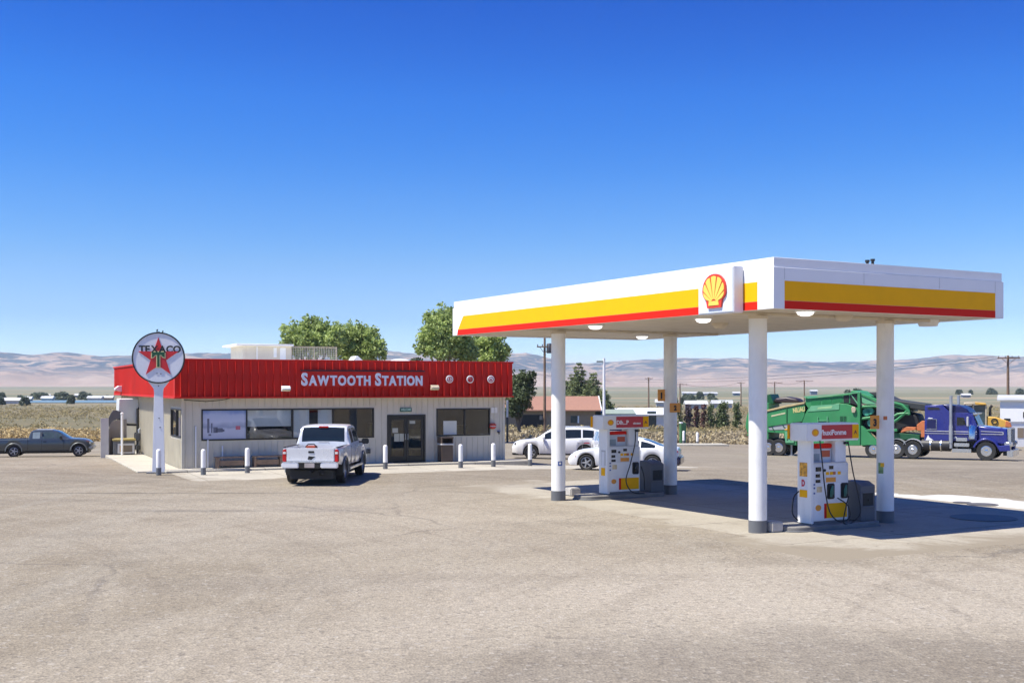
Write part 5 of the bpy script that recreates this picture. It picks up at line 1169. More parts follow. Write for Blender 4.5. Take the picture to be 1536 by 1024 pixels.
def arcpts(cx, cz, r, a0, a1, n=12): return [(cx+r*math.cos(R(a0+(a1-a0)*k/n)), cz+r*math.sin(R(a0+(a1-a0)*k/n))) for k in range(n+1)]
nx_ = tp(1510, 668)[0]
for y0, y1 in ((-.08, .45), (Wd-.45, Wd+.08)):
    o_ = arcpts(0, wh, wh+.19, 165, 25); i_ = arcpts(0, wh, wh+.08, 165, 25)
    mb = MB(); mb.prism(o_+[(nx_+.15, wh+.38), (nx_+.2, wh+.02), (wh+.16, wh-.0)]+list(reversed(i_)), y0, y1); mb.build('fender', 'semi', t, bevel=.03)
    hl = MB().rbox((nx_-.12, y0+.06, wh+.3), (nx_+.26, y1-.1, wh+.54), .05, 3).build('headlamp', 'chrome', t); MB().rbox((nx_+.255, y0+.1, wh+.33), (nx_+.275, y1-.14, wh+.51), .01).build('lens', 'tailwhite', hl)
g0, g1 = tp(1510, 668)[1], tp(1509, 642.5)[1]
gr = MB().rbox((nx_-.03, .42, g0-.1), (nx_+.17, Wd-.42, g1+.03), .03).build('grille_surround', 'chrome', t); mb = MB()
mb.box((nx_+.172, .5, g0-.03), (nx_+.178, Wd-.5, g1-.05)); mb.build('grille_mesh', 'darkmetal', gr)
mb = MB(); y = .55
while y < Wd-.5: mb.box((nx_+.178, y, g0-.03), (nx_+.19, y+.014, g1-.05)); y += .07
mb.build('grille_bar', 'steel', gr)
onb(t, 'bumper', 'chrome', (nx_+.02, -.1, .24), (nx_+.34, Wd+.1, .62), .04); mb = MB(); mb.box((nx_-.2, .1, .3), (nx_+.01, Wd-.1, .55)); mb.build('bumper_bracket', 'black', t)
r0, r1 = tp(1369.5, 671)[0], tp(1345, 668)[0]
def twheel(x, y, r=wh, w=.3, rimm='chrome', par=None):
    T = Matrix.Translation((x, y, r)) @ Matrix.Rotation(R(90 if y < 1 else -90), 4, 'X'); h = w/2; q = r*.56
    a = MB().lathe([(q, -h*.9), (r*.95, -h), (r, -h*.7), (r, h*.7), (r*.95, h), (q, h*.9)], 32, T, True).build('wheel', 'tyre', par or t, 35)
    mb = MB(); mb.lathe([(q*.99, h*.85), (q*.9, h*.9), (q*.8, h*.2), (q*.45, h*.3), (q*.4, h*.8), (q*.2, h*.95), (0, h*.95), (0, -h*.5), (q*.99, -h*.5)], 24, T)
    for k in range(8): mb.rod(T @ Vector((q*.62*math.cos(k*.785), q*.62*math.sin(k*.785), h*.2)), T @ Vector((q*.62*math.cos(k*.785), q*.62*math.sin(k*.785), h*.42)), q*.07, n=6)
    mb.build('rim', rimm, a, 35)
for y in (.12, Wd-.12):
    twheel(0, y)
    for x in (r0, r1): twheel(x, y, .5, .56)
mb = MB(); mb.box((r1-.7, .62, .72), (nx_-.3, .8, .98)); mb.box((r1-.7, Wd-.8, .72), (nx_-.3, Wd-.62, .98)); mb.rod((r0, .3, .5), (r0, Wd-.3, .5), .14); mb.rod((r1, .3, .5), (r1, Wd-.3, .5), .14); mb.rod((0, .3, .53), (0, Wd-.3, .53), .1); mb.box((r1-.3, .7, .981), (r0+.4, Wd-.7, 1.1)); mb.box((-1.6, .5, .4), (nx_-.35, Wd-.5, 1.1)); mb.build('chassis', 'black', t)
mb = MB(); mb.tube([(x, .1, z) for x, z in arcpts(r0, .5, .62, 150, 20, 8)], .025, 6); mb.prism(arcpts(r0, .5, .62, 150, 20, 8)+list(reversed(arcpts(r0, .5, .59, 150, 20, 8))), -.1, .5); mb.prism(arcpts(r1, .5, .62, 150, 20, 8)+list(reversed(arcpts(r1, .5, .59, 150, 20, 8))), -.1, .5); mb.build('mudguard', 'steel', t)
ta, tb = tp(1382, 671), tp(1425, 671); zc = .78
k = MB().rod((ta[0], .25, zc), (tb[0], .25, zc), .33, n=24).build('fuel_tank', 'darkmetal', t); mb = MB()
for x in (ta[0]+.5, tb[0]-.5): mb.rod((x-.03, .25, zc), (x+.03, .25, zc), .345, n=24)
mb.build('strap', 'chrome', k); MB().rod((ta[0], Wd-.25, zc), (tb[0], Wd-.25, zc), .33, n=24).build('fuel_tank', 'darkmetal', t)
sa, sb = tp(1428, 671)[0], tp(1457, 671)[0]
for i, (z, yy) in enumerate(((.42, -.06), (.74, .02), (1.04, .08))): onb(t, 'step', 'chrome', (sa+.1*i, yy, z), (sb-.12*i, .45, z+.2), .02)
for y in (-.02, Wd+.02):
    x = tp(1426.5, 640)[0]; zb, zt = tp(1426.5, 672)[1], tp(1426.5, 593)[1]; s = MB().rod((x, y, zb), (x, y, zt), .085, n=16).build('exhaust_stack', 'steel', t); MB().rod((x, y, zb+.3), (x, y, zb+1.3), .11, n=16).build('heat_shield', 'steel', s)
x = tp(1457.5, 650)[0]; za, zb = tp(1457.5, 658)[1], tp(1457.5, 639)[1]
for y in (.08, Wd-.08): MB().lathe([(.1, za-.06), (.2, za), (.2, zb), (.15, zb+.06), (0, zb+.06)], 20, Matrix.Translation((x, y, 0))).build('air_cleaner', 'chrome', t)
x = tp(1446, 632)[0]
for y, s in ((-.3, 1), (Wd+.3, -1)): k = onb(t, 'wing_mirror', 'ltgrey', (x+.2, y-.1, tp(1446, 639)[1]), (x+.3, y+.1, tp(1446, 624)[1]), .03); MB().rod((x+.2, y, tp(1446, 630)[1]), (x-.1, y+.4*s, tp(1446, 630)[1]), .02).build('mirror_arm', 'chrome', k)
mb = MB(); mb.prism(tpoly([(1388, 660), (1392, 652), (1394, 656), (1400, 660)]), .03, .049); mb.prism(tpoly([(1391.5, 627.2), (1393, 626), (1399, 626.8), (1398, 627.6)]), .03, .049); mb.prism(tpoly([(1430, 657), (1432, 653.5), (1436, 657)]), .1, .119); mb.build('emblem', 'white', t)

# green screening machine on wheels behind the tractor
t2 = thing('screening_machine', 'long green wheeled screening machine coupled behind the blue truck', 'machine', TF.o, TF.rz)
D = 2.5; gy = .0
def gp(name, m, pxs, y0=0, y1=D, bevel=.02): return pris(name, m, pxs, y0, y1, t2, bevel)
gp('rear_frame', 'green', [(1117, 640), (1119, 625), (1126, 604), (1152, 604), (1152, 664), (1126, 662)], .1, 2.2)
gp('rear_ladder', 'greendark', [(1124, 640), (1125, 588), (1128, 588), (1129, 640)], .0, .09); gp('tow_hook', 'green', [(1112, 653), (1118, 648), (1124, 648), (1124, 653), (1117, 655)], .9, 1.2)
gp('rear_engine', 'greendark', [(1129, 606), (1130, 594), (1150, 591), (1154, 600), (1156, 606)], .6, 2.2); gp('rear_motor', mat('motor_dark', (.03, .018, .025), .5), [(1152, 604), (1156, 597), (1172, 595), (1188, 598), (1193, 604)], .9, 2.0, .1)
gp('side_conveyor', 'green', [(1152, 640), (1150, 618), (1178, 611.5), (1207, 606), (1207, 622), (1203, 632)], .0, .12); gp('conveyor_tub', 'greendark', [(1152, 640), (1152, 618), (1207, 607), (1207, 640)], .121, D-.2)
gp('belt_cover', mat('tarp_tan', (.42, .33, .17), .8, var=.15, dirt=.2), [(1149.5, 617.6), (1149.5, 614.8), (1178, 608), (1207, 602.6), (1207, 605.6), (1178, 611.2)], -.05, D-.1)
gp('rib', 'greendark', [(1179.8, 634), (1179.8, 612), (1181, 612), (1181, 634)], -.04, -.001)
gp('hopper_facet', mat('facet_grey', (.33, .35, .36), .5, var=.2), [(1154, 645), (1152, 641), (1202, 628.5), (1196, 640), (1190, 644)], .04, 1.8)
mb = MB()
for a in ((1160, 644.5, 1157, 640), (1178, 643, 1172, 636), (1194, 639, 1189, 632)): mb.prism(tpoly([(a[0], a[1]), (a[2], a[3]), (a[2]+1.2, a[3]), (a[0]+1.2, a[1])]), .0, .039)
mb.build('facet_brace', 'greendark', t2)
gp('chassis_beam', 'green', [(1150, 648), (1150, 643.5), (1180, 642), (1194, 645), (1194, 668), (1178, 666), (1175, 650)], .06, D-.06)
gp('tool_box', 'greenlight', [(1178, 664), (1177, 644.5), (1192.5, 643.5), (1191, 664)], .0, .059); gp('box_lid', 'loader', [(1177, 645.2), (1177, 643), (1192.6, 642), (1192.6, 644.2)], -.03, .4)
mb = MB(); rn = random.Random(3)
for k in range(9): x_ = 1180+rn.random()*9; z_ = 650+rn.random()*8; mb.prism(tpoly([(x_, z_+4), (x_+.8, z_-2), (x_+1.6, z_+3)]), -.012, -.002)
mb.build('splash_mark', 'black', t2, 0)
gp('main_body', 'green', [(1200, 668), (1203, 632), (1207, 622), (1212, 612.5), (1258, 604.5), (1272, 606), (1288, 612.5), (1290, 640), (1290, 668)], .02, D)
gp('body_stripe', 'greenlight', [(1211.5, 617), (1216.5, 608.4), (1259, 605.2), (1258.5, 614)], -.004, .019, 0)
gp('hopper', 'green', [(1208, 606), (1207.5, 595), (1213, 597), (1262, 591.5), (1290, 588.5), (1290, 606), (1258, 604), (1212, 612)], .06, D-.04, .01)
mb = MB()
for a in (1216, 1232.8, 1248.6): mb.prism(tpoly([(a+.3, 610.5-(a-1216)*.15), (a+.3, 598-(a-1216)*.11), (a+14.4, 597-(a-1216)*.11), (a+14.4, 608.5-(a-1216)*.15)]), .04, .059)
mb.build('hopper_panel', mat('panel_green', (.012, .17, .05), .5, var=.12), t2)
mb = MB(); mb.prism(tpoly([(1275, 604.5), (1275, 592), (1288, 590.5), (1288, 609)]), .03, .059); mb.prism(tpoly([(1265, 603.5), (1265, 593), (1273, 592), (1273, 603.5)]), .045, .059); mb.build('hopper_opening', 'black', t2)
gp('hopper_brace', 'greenlight', [(1276, 592), (1277.5, 592), (1288, 606), (1286.5, 607)], .0, .029, 0)
mb = MB(); mb.prism(tpoly([(1206.5, 596), (1206.5, 594), (1262, 590.4), (1291, 587.2), (1291, 589)]), -.06, .0); mb.build('hopper_rim', 'greenlight', t2)
gp('lamp', 'tan', [(1278, 618), (1277.6, 611), (1279, 609.8), (1283, 610.2), (1284.5, 614), (1283, 618.5), (1280, 619)], -.1, .018)
for x_, z_, w_, h_ in ((1260, 624, 4, 10), (1265.2, 624, 4, 10)): gp('vent', 'greendark', [(x_, z_+h_), (x_, z_), (x_+w_, z_), (x_+w_, z_+h_)], .0, .019, 0)
mb = MB(); mb.prism(tpoly([(1226, 631), (1226, 630), (1243, 630), (1243, 631)]), -.05, .0); mb.prism(tpoly([(1240.5, 638), (1240.5, 624), (1241.6, 624), (1241.6, 638)]), -.05, -.0); mb.prism(tpoly([(1226.5, 637), (1226.5, 625), (1227.3, 625), (1227.3, 637)]), -.05, -.0); mb.build('hand_rail', 'greenlight', t2)
mb = MB(); a = tp(1190, 617.5); b = tp(1205, 614); mb.text('NILIAU', .38, .01, TX(a[0], -.012, a[1]-.05, 0) @ Matrix.Rotation(R(9), 4, 'Z'), .02, 'LEFT', .62); mb.build('lettering', mat('letter_cream', (.55, .5, .2), .5), t2, 0)
gp('name_plate', mat('plate_cream', (.5, .5, .3), .5), [(1157, 625), (1157, 622.6), (1178, 618), (1178, 620.4)], -.012, -.001, 0); gp('name_plate', mat('plate_mint', (.3, .52, .25), .5), [(1226, 613.6), (1227, 610.6), (1249, 608.4), (1247, 612)], -.012, -.0045, 0)
gp('front_post', 'green', [(1286.5, 668), (1286.5, 588), (1290.6, 588), (1290.6, 668)], -.06, .25); gp('front_post', 'green', [(1286.5, 668), (1286.5, 588), (1290.6, 588), (1290.6, 668)], D-.2, D+.05)
gp('machinery', 'black', [(1291, 642), (1291, 606), (1330, 612), (1372, 622), (1378, 640), (1340, 650), (1316, 660), (1302, 648)], .5, D-.2, .1)
mb = MB(); mb.prism(tpoly([(1290, 668), (1290, 638), (1293, 638), (1316, 662), (1316, 667), (1300, 667)]), .0, .3); mb.build('gusset', 'green', t2)
gp('gooseneck', 'greendark', [(1290, 667), (1316, 664), (1330, 648), (1378, 652), (1378, 660), (1335, 659), (1318, 672), (1292, 670)], .3, D-.3); gp('gooseneck_beam', 'green', [(1292, 646), (1310, 642), (1345, 643), (1345, 647), (1310, 647)], .1, .4)
gp('cover', 'green', [(1276, 588.5), (1277, 585.5), (1284, 586.5), (1318, 600), (1318, 605), (1300, 597), (1284, 589.5)], .0, D, .02); gp('cover_flap', 'greenlight', [(1293, 604), (1291, 593), (1312, 603), (1316, 606), (1300, 606)], .05, .12, .01)
gp('front_conveyor', mat('belt_black', (.03, .033, .034), .6, var=.2), [(1300, 588), (1315, 587), (1340, 599.5), (1387, 606), (1391, 612), (1388, 617), (1345, 610), (1318, 600)], .35, D-.4, .06)
gp('conveyor_hood', 'greendark', [(1318, 606), (1322, 600), (1345, 603), (1362, 608), (1364, 618), (1345, 612)], .1, D-.15, .03)
mb = MB()
for pts in ([(1340, 604), (1352, 607), (1362, 616), (1363, 622)], [(1338, 626), (1346, 621), (1356, 620), (1364, 620)], [(1338, 634), (1347, 628), (1354, 622), (1360, 616)], [(1292, 610), (1310, 609), (1332, 612)], [(1292, 628), (1306, 626), (1320, 632), (1332, 630)]): mb.tube([(x_, .12, z_) for x_, z_ in tpoly(pts)], .085, 6)
mb.build('pipe_frame', 'green', t2)
gp('ram', 'rust', [(1349, 649), (1352, 641), (1360, 640), (1372, 640.5), (1372, 645), (1360, 646)], .3, .7); gp('coupling', 'rust', [(1372, 646), (1373, 637), (1381, 631), (1387, 632), (1386, 656), (1379, 656), (1379, 646)], .4, 1.0)
mb = MB()
for x_, z_ in ((1298, 618), (1305, 634), (1303, 616)): a = tp(x_, z_); mb.rod((a[0], .2, a[1]), (a[0], .6, a[1]), .22, n=14)
mb.build('drum', mat('teal_drum', (.05, .3, .2), .5), t2)
wx = [tp(1151.7, 662)[0], tp(1167.4, 662)[0], tp(1310, 667)[0]]
gzt = lambda x, y: gz(*TF.w(x, y).xy)-TF.o.z
for x_ in wx:
    for y in (.2, D-.2):
        n0 = set(COL.objects); twheel(x_, y, .5, .36, 'chrome', t2)
        for q in set(COL.objects)-n0:
            if q.parent == t2: q.location.z = gzt(x_, y)
mb = MB(); mb.rod((wx[0], .3, .5+gzt(wx[0], 0)), (wx[0], D-.3, .5+gzt(wx[0], 0)), .1); mb.rod((wx[1], .3, .5+gzt(wx[1], 0)), (wx[1], D-.3, .5+gzt(wx[1], 0)), .1); mb.box((wx[0]-.3, .5, .55+gzt(wx[0], 0)), (wx[1]+.4, D-.5, 1.0+gzt(wx[1], 0))); mb.build('bogie', 'black', t2)
for px in (1184, 1198): a = tp(px, 660); mb = MB(); z_ = gzt(a[0], .4); mb.rod((a[0], .4, z_+.05), (a[0], .4, a[1]+.3), .07); mb.rod((a[0], .4, z_), (a[0], .4, z_+.05), .2); mb.build('support_leg', 'steel', t2)
# ------------------------------------------------------------------ trees and shrubs
LM = dict(poplar=leafmat('leaf_poplar', (.1, .155, .045), (.37, .45, .15), .6, .36), conifer=leafmat('leaf_conifer', (.09, .125, .05), (.16, .19, .075), .65, .25), dark=leafmat('leaf_dark', (.05, .075, .025), (.085, .11, .04), .6, .2),
          brush=leafmat('dry_brush', (.26, .21, .125), (.36, .3, .19), .85, .15), olive=leafmat('leaf_olive', (.08, .11, .04), (.12, .15, .06)), purple=leafmat('leaf_purple', (.06, .042, .055), (.09, .06, .07)), red=leafmat('leaf_red', (.09, .034, .034), (.12, .05, .045)),
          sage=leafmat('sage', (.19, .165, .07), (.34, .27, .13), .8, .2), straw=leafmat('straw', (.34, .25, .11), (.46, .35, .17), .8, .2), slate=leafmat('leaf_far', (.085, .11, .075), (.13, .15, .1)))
def leafmesh(name, centres, radii, per, size, mt, parent, squash=.8, thin=.55):
    V = []; n = 0
    for c, r in zip(centres, radii):
        k = max(4, int(per*r*r)); d = rng.normal(size=(k, 3)); d /= np.linalg.norm(d, axis=1)[:, None]
        d *= (rng.random((k, 1))**.45)*r; d[:, 2] *= squash; P = d+np.array(c)
        a = rng.normal(size=(k, 3)); a /= np.linalg.norm(a, axis=1)[:, None]; b = np.cross(a, rng.normal(size=(k, 3))); b /= np.linalg.norm(b, axis=1)[:, None]
        s = size*(.6+.8*rng.random((k, 1)))
        V.append(np.stack([P-a*s*.5-b*s*thin*.25, P+b*s*thin*.5, P+a*s*.5+b*s*thin*.1, P-b*s*thin*.5], 1).reshape(-1, 3)); n += k
    V = np.concatenate(V); me = bpy.data.meshes.new(name); me.vertices.add(len(V)); me.vertices.foreach_set('co', V.ravel().astype(np.float32))
    me.loops.add(4*n); me.loops.foreach_set('vertex_index', np.arange(4*n, dtype=np.int32)); me.polygons.add(n); me.polygons.foreach_set('loop_start', np.arange(0, 4*n, 4, dtype=np.int32)); me.polygons.foreach_set('loop_total', np.full(n, 4, dtype=np.int32))
    me.update(calc_edges=True); me.validate(); me.materials.append(LM[mt]); o = bpy.data.objects.new(name, me); COL.objects.link(o)
    if parent: o.parent = parent
    return o
def broadleaf(name, lb, px, pbase_y, Y, lobes, mt, leaf=.25, per=330, group=None, trunk_r=.22):
    """lobes: (px, py, radius in photo pixels) of the crown; the trunk forks into each lobe"""
    x = (px-768)/F*Y; z0 = gz(x, Y)-.06; o = thing(name, lb, 'tree', (x, Y, z0), 0, group); C_, Rr, tops = [], [], []
    for lx, ly, lr in lobes:
        q = at(lx, ly, Y); r = lr/F*Y; cy = rng.uniform(-.5, .5)*r; c = Vector((q.x-x, cy, q.z-z0)); tops.append((c, r))
        for _ in range(int(14+16*r)):
            d = rng.normal(size=3); d /= np.linalg.norm(d); rad = r*(.35+.6*rng.random()**.6); k = r*(.2+.2*rng.random())
            C_.append((c.x+d[0]*rad, c.y+d[1]*rad, c.z+d[2]*rad*.95)); Rr.append(k)
    for c, r in tops: C_ += [(c.x, c.y, c.z)]*2; Rr += [r*1.08, r*.9]
    for c, r in tops:                       # loose shoots that break the outline
        for _ in range(int(10+6*r)):
            d = rng.normal(size=3); d[2] = abs(d[2])*1.2-.3; d /= np.linalg.norm(d); C_.append((c.x+d[0]*r*1.02, c.y+d[1]*r*1.02, c.z+d[2]*r*1.12)); Rr.append(r*(.1+.1*rng.random()))
    leafmesh('crown', C_, Rr, per*.75, leaf, mt, o)
    mb = MB(); zf = min(c.z-r for c, r in tops)*.6; zf = max(.5, zf); mb.tube([(0, 0, -.2), (.06, 0, zf*.5), (0, 0, zf)], [trunk_r*1.25, trunk_r, trunk_r*.8], 9)
    for c, r in tops:
        m_ = c*.5+Vector((0, 0, zf*.5)); mb.tube([(0, 0, zf*.93), m_, c], [trunk_r*.6, trunk_r*.4, trunk_r*.15], 7)
        for _ in range(5): d = Vector(rng.normal(size=3)).normalized()*r*.8; mb.tube([c*.8+m_*.2, c+d*.5, c+d], [trunk_r*.2, trunk_r*.12, .015], 5)
    mb.build('trunk', 'bark', o); return o
def conifer(name, lb, px, top_y, base_y, half_px, Y, mt='conifer', group=None):
    x = (px-768)/F*Y; z0 = gz(x, Y)-.06; o = thing(name, lb, 'tree', (x, Y, z0), 0, group); Ht = at(px, top_y, Y).z-z0; Rm = half_px/F*Y; C_, Rr = [], []; mb = MB(); mb.tube([(0, 0, -.2), (.05, 0, Ht*.5), (0, 0, Ht*.97)], [.24, .15, .02], 8)
    k = .07*Ht
    while k < Ht*.98:
        f = k/Ht; rad = Rm*(1-f)**.8*(.8+.35*rng.random())+.2; n = max(4, int(9*(1-f)+4))
        for i in range(n):
            a = 2*math.pi*(i+rng.random())/n; rr = rad*(.7+.45*rng.random())
            for t in (.45, .75, 1.0): C_.append((rr*t*math.cos(a), rr*t*math.sin(a), k-.18*rr*t+.1*rng.normal()*.4)); Rr.append(max(.24, .36*rad*(1.2-.5*t)))
            mb.tube([(0, 0, k), (rr*.9*math.cos(a), rr*.9*math.sin(a), k-.17*rr)], [.04, .012], 4)
        k += Ht*.052
    leafmesh('crown', C_, Rr, 150, .34, mt, o, .7, .4); mb.build('trunk', 'bark', o); return o
broadleaf('poplar_tree', 'broad leafy tree behind the store roof left of the name lettering', 462, 0, 88, [(447, 500, 23), (466, 490, 17), (484, 497, 19), (440, 522, 22), (466, 515, 27), (494, 515, 24), (502, 500, 14)], 'poplar', group='leafy trees behind the store')
broadleaf('poplar_tree', 'wide leafy tree behind the store roof above the name lettering', 535, 0, 91, [(513, 503, 20), (533, 501, 20), (552, 506, 19), (562, 525, 19), (520, 522, 26), (545, 525, 24)], 'poplar', group='leafy trees behind the store')
broadleaf('poplar_tree', 'tall leafy tree rising beside the far corner of the canopy', 665, 0, 90, [(668, 477, 21), (655, 498, 24), (682, 495, 24), (641, 518, 21), (665, 520, 28), (690, 515, 22), (648, 480, 14), (700, 530, 18)], 'poplar', group='leafy trees behind the store')
broadleaf('poplar_tree', 'round leafy tree under the far corner of the canopy', 737, 0, 94, [(737, 513, 21), (722, 526, 19), (748, 528, 18), (735, 540, 20), (716, 512, 14)], 'poplar', group='leafy trees behind the store')
broadleaf('shade_tree', 'dark drooping tree at the right end of the store', 778, 0, 108, [(772, 575, 19), (784, 570, 14), (776, 598, 20), (796, 572, 9), (791, 590, 14), (799, 563, 6), (770, 612, 16), (786, 608, 12)], 'dark', .26, 230)
broadleaf('small_tree', 'small dark treetop beyond the white roof vents', 626, 0, 120, [(622, 545, 8), (629, 543, 6), (616, 548, 6)], 'dark', .25, 190)
conifer('pine_tree', 'tall pine tree behind the brown roofed house', 868, 541, 640, 32, 165, group='pines behind the brown house')
conifer('pine_tree', 'shorter bushy pine tree at the right of the tall pine', 890, 557, 640, 30, 162, group='pines behind the brown house')
conifer('pine_tree', 'lowest rounded pine behind the end of the brown house', 906, 584, 640, 26, 158, group='pines behind the brown house')
conifer('pine_tree', 'pine half hidden by the far left column', 850, 570, 640, 26, 168, group='pines behind the brown house')
def shrub(lb, px, top, base, hw, Y, mt, cat='shrub', group='row of shrubs beyond the lot', name='garden_shrub', sz=.3):
    x = (px-768)/F*Y; zb = at(px, base, Y).z; z0 = min(zb, gz(x, Y)+.1); z0 = gz(x, Y)-.06; o = thing(name, lb, cat, (x, Y, z0), 0, group); Ht = at(px, top, Y).z-z0; r = hw/F*Y; C_, Rr = [], []
    for _ in range(60): f = rng.random(); a = rng.random()*6.28; rr = r*math.sqrt(rng.random())*(1-.55*f)*.8; C_.append((rr*math.cos(a), rr*math.sin(a), Ht*(.1+.78*f))); Rr.append(r*(.28+.2*rng.random()))
    leafmesh('crown', C_, Rr, 130, sz, mt, o, 1.0); mb = MB(); mb.tube([(0, 0, -.1), (0, 0, Ht*.5)], [.12, .05], 6)
    for k in range(5): a = k*1.26; mb.tube([(0, 0, Ht*.12), (r*.5*math.cos(a), r*.5*math.sin(a), Ht*.6)], [.06, .02], 5)
    mb.build('trunk', 'bark', o); return o
for a in ((1020, 601, 631, 7, 150, 'dark', 'dark green shrub at the left end of the row beside the far right column'), (1033, 603, 630, 9, 150, 'purple', 'dark purple shrub second in the row beyond the lot'), (1045, 604, 630, 7, 151, 'red', 'maroon shrub between the purple one and the dark red one'),
          (1056, 602, 629, 7, 150, 'red', 'dark red shrub in the middle of the row beyond the lot'), (1066, 602, 629, 8, 150, 'olive', 'olive green shrub just right of the dark red one'), (1083, 599, 628, 13, 150, 'olive', 'largest olive green shrub in the row beyond the lot'), (1105, 599, 627, 9, 152, 'olive', 'single green shrub left of the near left column')):
    shrub(a[6], *a[:6])
for px, top, base, hw, Y, lb in ((95, 590, 600, 10, 480, 'lone round tree among the far pale buildings at the left'), (60, 594, 600, 15, 520, 'low dark tree clump before the far left white building'), (160, 594, 599, 4, 480, 'small far tree between two pale buildings'), (1010, 584, 590, 0, 700, '')):
    if hw: shrub(lb, px, top, base, hw, Y, 'slate', 'tree', None, 'far_tree', 1.1)
for i, (px, top, hw) in enumerate(((1438, 586, 4), (1456, 586, 2.5), (1487, 585, 7), (1440, 586, 3), (1530, 585, 6))):
    shrub(('small dark tree far out on the plain above the blue sleeper', 'tiny dark tree far out on the plain beside the stack', 'widest dark tree clump far out on the plain', 'small dark tree beside another one far out on the plain', 'dark tree clump far out on the plain at the right edge')[i], px, top, 588, hw, 900, 'slate', 'tree', None, 'far_tree', 2.2)
for i, (px, hw) in enumerate(((1272, 7), (1286, 10))): shrub(('dark tree clump above the left end of the green hopper', 'dark tree clump above the right end of the green hopper')[i], px, 584, 592, hw, 420, 'slate', 'tree', None, 'far_tree', 1.0)

for k in range(22):
    px = (rng.uniform(0, 185) if k < 12 else rng.uniform(1000, 1120)); Yt = rng.uniform(330, 620); ht = rng.uniform(1.6, 2.8)
    shrub('small dark tree in the scattered row by the distant pale buildings', px, YH-(gz(0, Yt)+ht-CH)*F/Yt, 600, rng.uniform(4, 8), Yt, 'slate', 'tree', 'scattered trees by the distant buildings', 'far_tree', 1.0)
# ------------------------------------------------------------------ sagebrush and dry grass
V, Fc = [], []
def sage_field(name, n, test, size, mt, blades, hgt, kind='stuff'):
    P = []
    while len(P) < n:
        q = test()
        if q is not None: P.append(q)
    C_ = []; Rr = []
    for x, y, r in P: C_.append((x, y, gz(x, y)-.05+r*.45)); Rr.append(r)
    o = leafmesh(name, C_, Rr, blades, size, mt, None, hgt, .4); return tag(o, kind=kind)
def rnd_plain(y0, y1, spread, ex=1.6):
    def f():
        y = y0+(y1-y0)*rng.random()**ex; x = rng.uniform(-spread, spread)*y; 
        if noise.noise(Vector((x*.03, y*.03, 1.5))) < -.12 and rng.random() < .8: return None
        if y < 99: return None
        if x < -12 and y < 150 and rng.random() < .9: return None
        return x, y, .22+.4*rng.random()**2
    return f
sage_field('sagebrush', 13000, rnd_plain(99, 340, .56, 1.35), .3, 'sage', 70, .75)
def edge_grass(x0, x1, depth):
    def f():
        x = rng.uniform(x0, x1); e = 93+2.0*noise.noise(Vector((x*.07, 3.1, 0)))+1.2*noise.noise(Vector((x*.31, 7.7, 0))); y = e+.4+depth*rng.random()**1.5
        if noise.noise(Vector((x*.11, y*.16, 9))) < -.05 and rng.random() < .75: return None
        return x, y, .16+.4*rng.random()**1.6
    return f
sage_field('dry_grass', 6500, edge_grass(-64, -20, 26), .26, 'straw', 200, .85)
sage_field('roadside_grass', 4200, edge_grass(-20, 62, 26), .3, 'brush', 140, .9)

# ------------------------------------------------------------------ brown roofed house, white buildings
def gable(name, lb, x0, x1, Y, eave, ridge, depth, wall, roof, rz=0, over=.5, parts=()):
    xa, xb = (x0-768)/F*Y, (x1-768)/F*Y; L = xb-xa; xc = (xa+xb)/2; z0 = gz(xc, Y)-.06; o = thing(name, lb, 'building', (xc, Y, z0), rz)
    he = CH-(eave-YH)/F*Y-z0; hr = CH-(ridge-YH)/F*Y-z0
    mb = MB(); mb.prism([(0, -.3), (depth, -.3), (depth, he), (depth/2, hr-.06), (0, he)], -L/2, L/2, axis='x'); w = mb.build('wall', wall, o)
    mb = MB(); k = (hr-he)/(depth/2); t = .14
    mb.prism([(-over, he-over*k), (depth/2, hr), (depth+over, he-over*k), (depth+over, he-over*k+t), (depth/2, hr+t), (-over, he-over*k+t)], -L/2-over, L/2+over, axis='x'); mb.build('roof', roof, o)
    for nm, m, ax, bx, za, zb in parts: mb = MB(); mb.box((ax*L-L/2, -.06, za), (bx*L-L/2, -.004, zb)); mb.build(nm, m, o)
    return o, L, he, hr
o, L, he, hr = gable('brown_house', 'low house with a long brown hipped roof beyond the lot', 745, 893, 150, 613.5, 596, 9, 'houseWall', 'roofbrown', 0, .7,
      (('carport_opening', 'black', .22, .5, .1, 1.75), ('window', 'carglass_clear', .75, .82, .7, 1.6), ('window', 'blind', .815, .835, .7, 1.6)))
mb = MB(); mb.prism([(-.75, he-.75*(hr-he)/4.5+.02), (-.75, he-.75*(hr-he)/4.5+.2), (4.5, hr+.2), (4.5, hr+.02)], L/2+.7, L/2+.82, axis='x'); mb.build('barge_board', 'white', o)
mb = MB(); mb.box((-L*.3, 3, hr-.1), (-L*.3+.5, 3.5, hr+.4)); mb.build('chimney', 'rust', o)
gable('white_barn', 'low white building with a shallow roof right of the pines', 918, 1003, 158, 622, 614, 10, 'white_clean', 'white_clean', 0, .4, (('door', 'carglass_clear', .62, .78, .1, 2.3), ('window', 'carglass', .5, .56, 1.2, 1.8)))
gable('green_roof_shed', 'small shed with a grey green roof half hidden by the far pump', 905, 950, 150, 621, 616, 6, 'houseWall', mat('roof_greygreen', (.25, .3, .25), .7), 0, .3)
